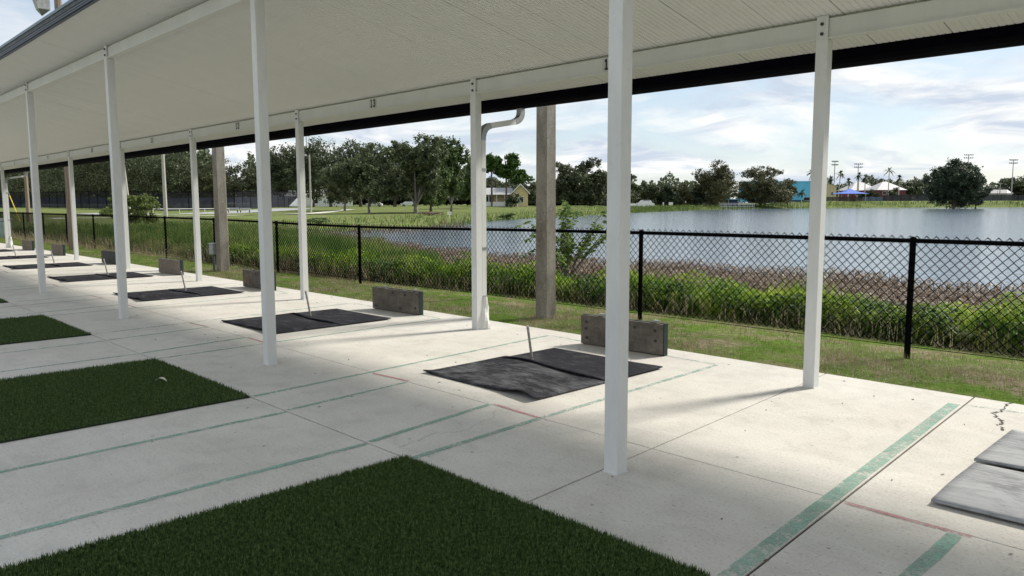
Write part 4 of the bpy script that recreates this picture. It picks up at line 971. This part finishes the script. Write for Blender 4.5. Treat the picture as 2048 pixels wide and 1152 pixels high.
# ------------------------------------------------------------------ buildings and cars
def house(px, D, wm, dm, hm, rm, wallm, roofm, label, rz, wins, name='house', gable='x', porch=False):
    x, y = spot(px, D); t = thing(name, label, 'house', (x, y, gz(x, y)), rz); w, d = wm / 2, dm / 2
    wl_ = MB().box(-w, w, -d, d, 0, hm); o = .5; rf = MB()
    if gable == 'x':   # ridge along x
        wl_.add([(-w, -d, hm), (-w, d, hm), (-w, 0, hm + rm), (w, -d, hm), (w, d, hm), (w, 0, hm + rm)], [(0, 2, 1), (3, 4, 5)])
        V = [(-w-o, -d-o, hm-.2), (w+o, -d-o, hm-.2), (w+o, 0, hm+rm+.05), (-w-o, 0, hm+rm+.05), (w+o, d+o, hm-.2), (-w-o, d+o, hm-.2)]
        rf.add(V + [(a, b, c + .18) for a, b, c in V], [(0,3,2,1), (3,5,4,2), (6,7,8,9), (9,8,10,11), (0,1,7,6), (4,5,11,10), (1,2,8,7), (2,4,10,8), (3,0,6,9), (5,3,9,11)])
    elif gable == 'y':
        wl_.add([(-w, -d, hm), (w, -d, hm), (0, -d, hm + rm), (-w, d, hm), (w, d, hm), (0, d, hm + rm)], [(0, 1, 2), (3, 5, 4)])
        V = [(-w-o, -d-o, hm-.2), (-w-o, d+o, hm-.2), (0, d+o, hm+rm+.05), (0, -d-o, hm+rm+.05), (w+o, d+o, hm-.2), (w+o, -d-o, hm-.2)]
        rf.add(V + [(a, b, c + .18) for a, b, c in V], [(0,3,2,1), (3,5,4,2), (6,7,8,9), (9,8,10,11), (0,1,7,6), (4,5,11,10), (1,2,8,7), (2,4,10,8), (3,0,6,9), (5,3,9,11)])
    else:              # hipped
        r = max(w - d, .3); V = [(-w-o, -d-o, hm), (w+o, -d-o, hm), (w+o, d+o, hm), (-w-o, d+o, hm), (-r, 0, hm+rm), (r, 0, hm+rm)]
        rf.add(V, [(0,1,5,4), (1,2,5), (2,3,4,5), (3,0,4), (3,2,1,0)])
    obj('wall', wl_, wallm, t); obj('roof', rf, roofm, t)
    for (u, z, ww, hh) in wins:
        f = obj('window', MB().box(u - ww/2 - .12, u + ww/2 + .12, -d - .06, -d + .002, z - .12, z + hh + .12), WALLW, t); obj('pane', MB().box(u - ww/2, u + ww/2, -d - .075, -d - .061, z, z + hh), GLASS, f)
    return t
yh = house(1041, 192, 3.6, 8, 3.2, 2.1, YELW, GREYW, 'yellow house with a white trimmed gable and a white porch', YAW, [(0.2, 1.0, 1.0, 1.3)], gable='y')
obj('gable_trim', MB().add([(-2.3, -4.56, 2.9), (-2.3, -4.56, 3.2), (0, -4.56, 5.55), (0, -4.56, 5.2), (2.3, -4.56, 2.9), (2.3, -4.56, 3.2)], [(0, 3, 2, 1), (3, 4, 5, 2)]), WALLW, yh)
obj('side_wing', MB().box(-9.5, -1.82, -1.0, 3, 0, 3.0), YELW, yh); obj('wing_roof', MB().add([(-9.8, -3.6, 2.9), (-1.85, -3.6, 2.9), (-1.85, .8, 4.6), (-9.8, .8, 4.6), (-1.85, 3.4, 3.0), (-9.8, 3.4, 3.0)], [(0, 1, 2, 3), (3, 2, 4, 5)]), GREYW, yh)
for i in range(5): obj('porch_post', MB().box(-9.6 + i * 1.9, -9.45 + i * 1.9, -3.4, -3.25, 0, 2.9), WALLW, yh)
obj('porch_railing', MB().box(-9.6, -1.85, -3.42, -3.36, .1, 1.15), WALLW, yh)
obj('window', MB().box(-8.6, -6.6, -1.05, -1.002, 1.2, 2.5), GLASS, yh)
house(655, 262, 16, 9, 3.6, 1.8, WALLW, GREYW, 'long white hall seen between the dark oak trunks', YAW + .3, [(-4, 1, 1.4, 1.2), (1, 1, 1.4, 1.2)], 'hall', 'x')
house(575, 262, 16, 9, 3.4, 1.6, GREYW, GREYW, 'low grey building behind the end of the court fence', YAW - .1, [(-4, 1, 1.4, 1.2), (4, 1, 1.4, 1.2)], 'hall', 'x')
bb = house(1555, 330, 29, 14, 8.6, .3, BLUW, BLUW, 'bright blue flat building behind the bronze green tree', YAW, [(10, .8, 3, 1.2)], 'building', 'hip')
obj('dark_base', MB().box(-14.55, 14.55, -7.06, -7.01, -.3, .9), DKBLUE, bb); obj('end_pier', MB().box(14.52, 15.9, -7.2, 6.5, -.3, 8.8), GREYW, bb)
house(1768, 372, 14, 12, 5.2, 4.0, REDW, ROOFM, 'red house with a pale hipped metal roof', YAW + .1, [(-3.5, 3.0, 1.6, 1.5), (.5, 3.0, 1.6, 1.5)], 'house', 'hip')
house(1716, 395, 15, 12, 5.4, 4.4, REDW, ROOFM, 'second pale roof, left of the red house and behind the palms', YAW + .1, [(-4, 3.0, 1.6, 1.5)], 'house', 'hip')
house(1985, 405, 14, 8, 4.0, 1.6, GREYW, ROOFM, 'low pale roofed shed behind the far fence at right', YAW, [(0, 1.2, 1.4, 1.2)], 'shed', 'x')
house(1652, 380, 7, 7, 7.0, 2.0, YELW, ROOFM, 'narrow yellow house just right of the nearest back post', YAW, [(1.5, 3, 1.2, 1.4)], 'house', 'y')
# shade canopy
x, y = spot(1699, 330); cn = thing('shade_canopy', 'bright blue pyramid shade canopy on slim posts beyond the lake', 'canopy', (x, y, gz(x, y)), YAW)
obj('fabric', MB().add([(-6, -5, 3.1), (6, -5, 3.1), (6, 5, 3.1), (-6, 5, 3.1), (0, 0, 5.3), (-2.6, -2.2, 3.9), (2.6, -2.2, 3.9), (2.6, 2.2, 3.9), (-2.6, 2.2, 3.9)],
    [(0,1,6,5),(1,2,7,6),(2,3,8,7),(3,0,5,8),(5,6,4),(6,7,4),(7,8,4),(8,5,4)]), BLUC, cn)
for a in (-5, 5):
    for b in (-4, 4): obj('post', MB().tube([(a, b, -.2), (a, b, 3.2)], .09, 6), GREYW, cn)
poly_fence('park_fence', 'brown slatted park fence under the blue canopy', [(1650, 322), (1724, 326)], 1.7, WOODF, None, 3.0)
poly_fence('park_fence', 'blue grey screened fence left of the red house', [(1724, 328), (1766, 330)], 1.9, m_screen('slate_screen', (.10, .14, .20), .9), None, 3.0)
poly_fence('park_fence', 'dark screened ballpark fence running right to the picture edge', [(1768, 338), (1900, 345), (2070, 352)], 2.6, m_screen('dark_screen', (.05, .052, .06), .9), None, 4.0)
poly_fence('backstop', 'tall thin netted backstop right of the huge cypress', [(1976, 372), (2012, 376)], 7.0, m_screen('thin_net', (.12, .11, .11), .4), None, 4.0, 'backstop')
# pier, kiosk, signs
A = Vector(spot(1444, 240)); B = Vector(spot(1509, 243)); d = B - A; pr = thing('pier', 'small grey wooden pier with railings below the blue building', 'pier', (A.x, A.y, -.5)); n2 = Vector((-d.y, d.x)).normalized() * 1.0
obj('deck', MB().add([(0, 0, .9), (d.x, d.y, .9), (d.x + n2.x, d.y + n2.y, .9), (n2.x, n2.y, .9)] + [(0, 0, 1.02), (d.x, d.y, 1.02), (d.x + n2.x, d.y + n2.y, 1.02), (n2.x, n2.y, 1.02)], [(3,2,1,0),(4,5,6,7),(0,1,5,4),(1,2,6,5),(2,3,7,6),(3,0,4,7)]), GREYW, pr)
for i in range(8):
    q = d * i / 7
    for s in (0, 1): obj('rail_post', MB().tube([(q.x + n2.x * s, q.y + n2.y * s, -.4), (q.x + n2.x * s, q.y + n2.y * s, 1.95)], .06, 5), GREYW, pr)
for s in (0, 1):
    for z in (1.5, 1.93): obj('rail', MB().tube([(n2.x * s, n2.y * s, z), (d.x + n2.x * s, d.y + n2.y * s, z)], .05, 5), GREYW, pr)
x, y = spot(1465, 276); kk = thing('kiosk', 'dark blue kiosk with a pale frame behind the pier', 'kiosk', (x, y, gz(x, y)), YAW)
obj('body', MB().box(-1.6, 1.6, -1.2, 1.2, 0, 2.4), DKBLUE, kk); obj('roof', MB().box(-1.9, 1.9, -1.5, 1.5, 2.401, 2.6), BLUW, kk)
for s in (-1.75, 1.75): obj('post', MB().box(s - .08, s + .08, -1.45, -1.3, 0, 2.4), GREYW, kk)
railing('promenade_rail', 'dark blue promenade railing in front of the blue building', (1515, 285), (1590, 300), 1.2, DKBLUE, 2.5, 'railing', 2)
railing('promenade_rail', 'grey promenade railing left of the pier under the cypresses', (1398, 268), (1440, 272), 1.2, GREYW, 2.5, 'railing', 2)
for px, w, h, lab in ((1342, 1.3, 1.5, 'small white sign board on the bank under the cypresses'), (1327, .35, 1.5, 'thin white post sign left of the white sign board')):
    x, y = spot(px, 240); t = thing('sign', lab, 'sign', (x, y, gz(x, y)), YAW); obj('post', MB().tube([(0, 0, -.2), (0, 0, h)], .06, 5), GREYW, t); obj('board', MB().box(-w/2, w/2, -.09, -.062, h - .85, h + .05), WALLW, t)
def car(px, D, label, rz, L=4.6, Hh=1.5, van=False):
    x, y = spot(px, D); t = thing('parked_van' if van else 'parked_car', label, 'van' if van else 'car', (x, y, gz(x, y)), rz); w = .92; h = Hh; l = L / 2
    pr = [(-l, .35), (-l, h*.62), (-l*.72, h*.66), (-l*.45, h), (l*.45 if not van else l*.55, h), (l*.72, h*.66), (l, h*.56), (l, .35)]
    m = MB(); V = [(a, s * w * (.82 if b > h * .8 else 1), b) for s in (-1, 1) for a, b in pr]; n = len(pr)
    m.add(V, [tuple(range(n)), tuple(reversed(range(n, 2*n)))] + [(i, n + i, n + (i+1) % n, (i+1) % n) for i in range(n)]); obj('body', m, CARW, t)
    for s in (-1, 1): obj('window', MB().add([(-l*.62, s*w*.95, h*.69), (-l*.42, s*w*.86, h*.95), (l*.42, s*w*.86, h*.95), (l*.62, s*w*.95, h*.69)], [(0, 1, 2, 3)]), GLASS, t)
    for a in (-l*.62, l*.62):
        for s in (-1, 1): wh = obj('wheel', MB().tube([(a, s*w*.78, .33), (a, s*w*1.01, .33)], .33, 12), TYRE, t); obj('rim', MB().tube([(a, s*w*1.011, .33), (a, s*w*1.03, .33)], .19, 8), GALV, wh)
car(1291, 236, 'white van parked beyond the far bank under dark trees', YAW + .2, 5.2, 2.3, True); car(1262, 240, 'low white car beside the parked white van', YAW + .2, 4.4, 1.4)
car(749, 225, 'white car in the shade behind the grey green lawn oak', YAW, 4.6, 1.5); car(818, 230, 'white car behind the trunk of the tall lakeside oak', YAW, 4.6, 1.45)
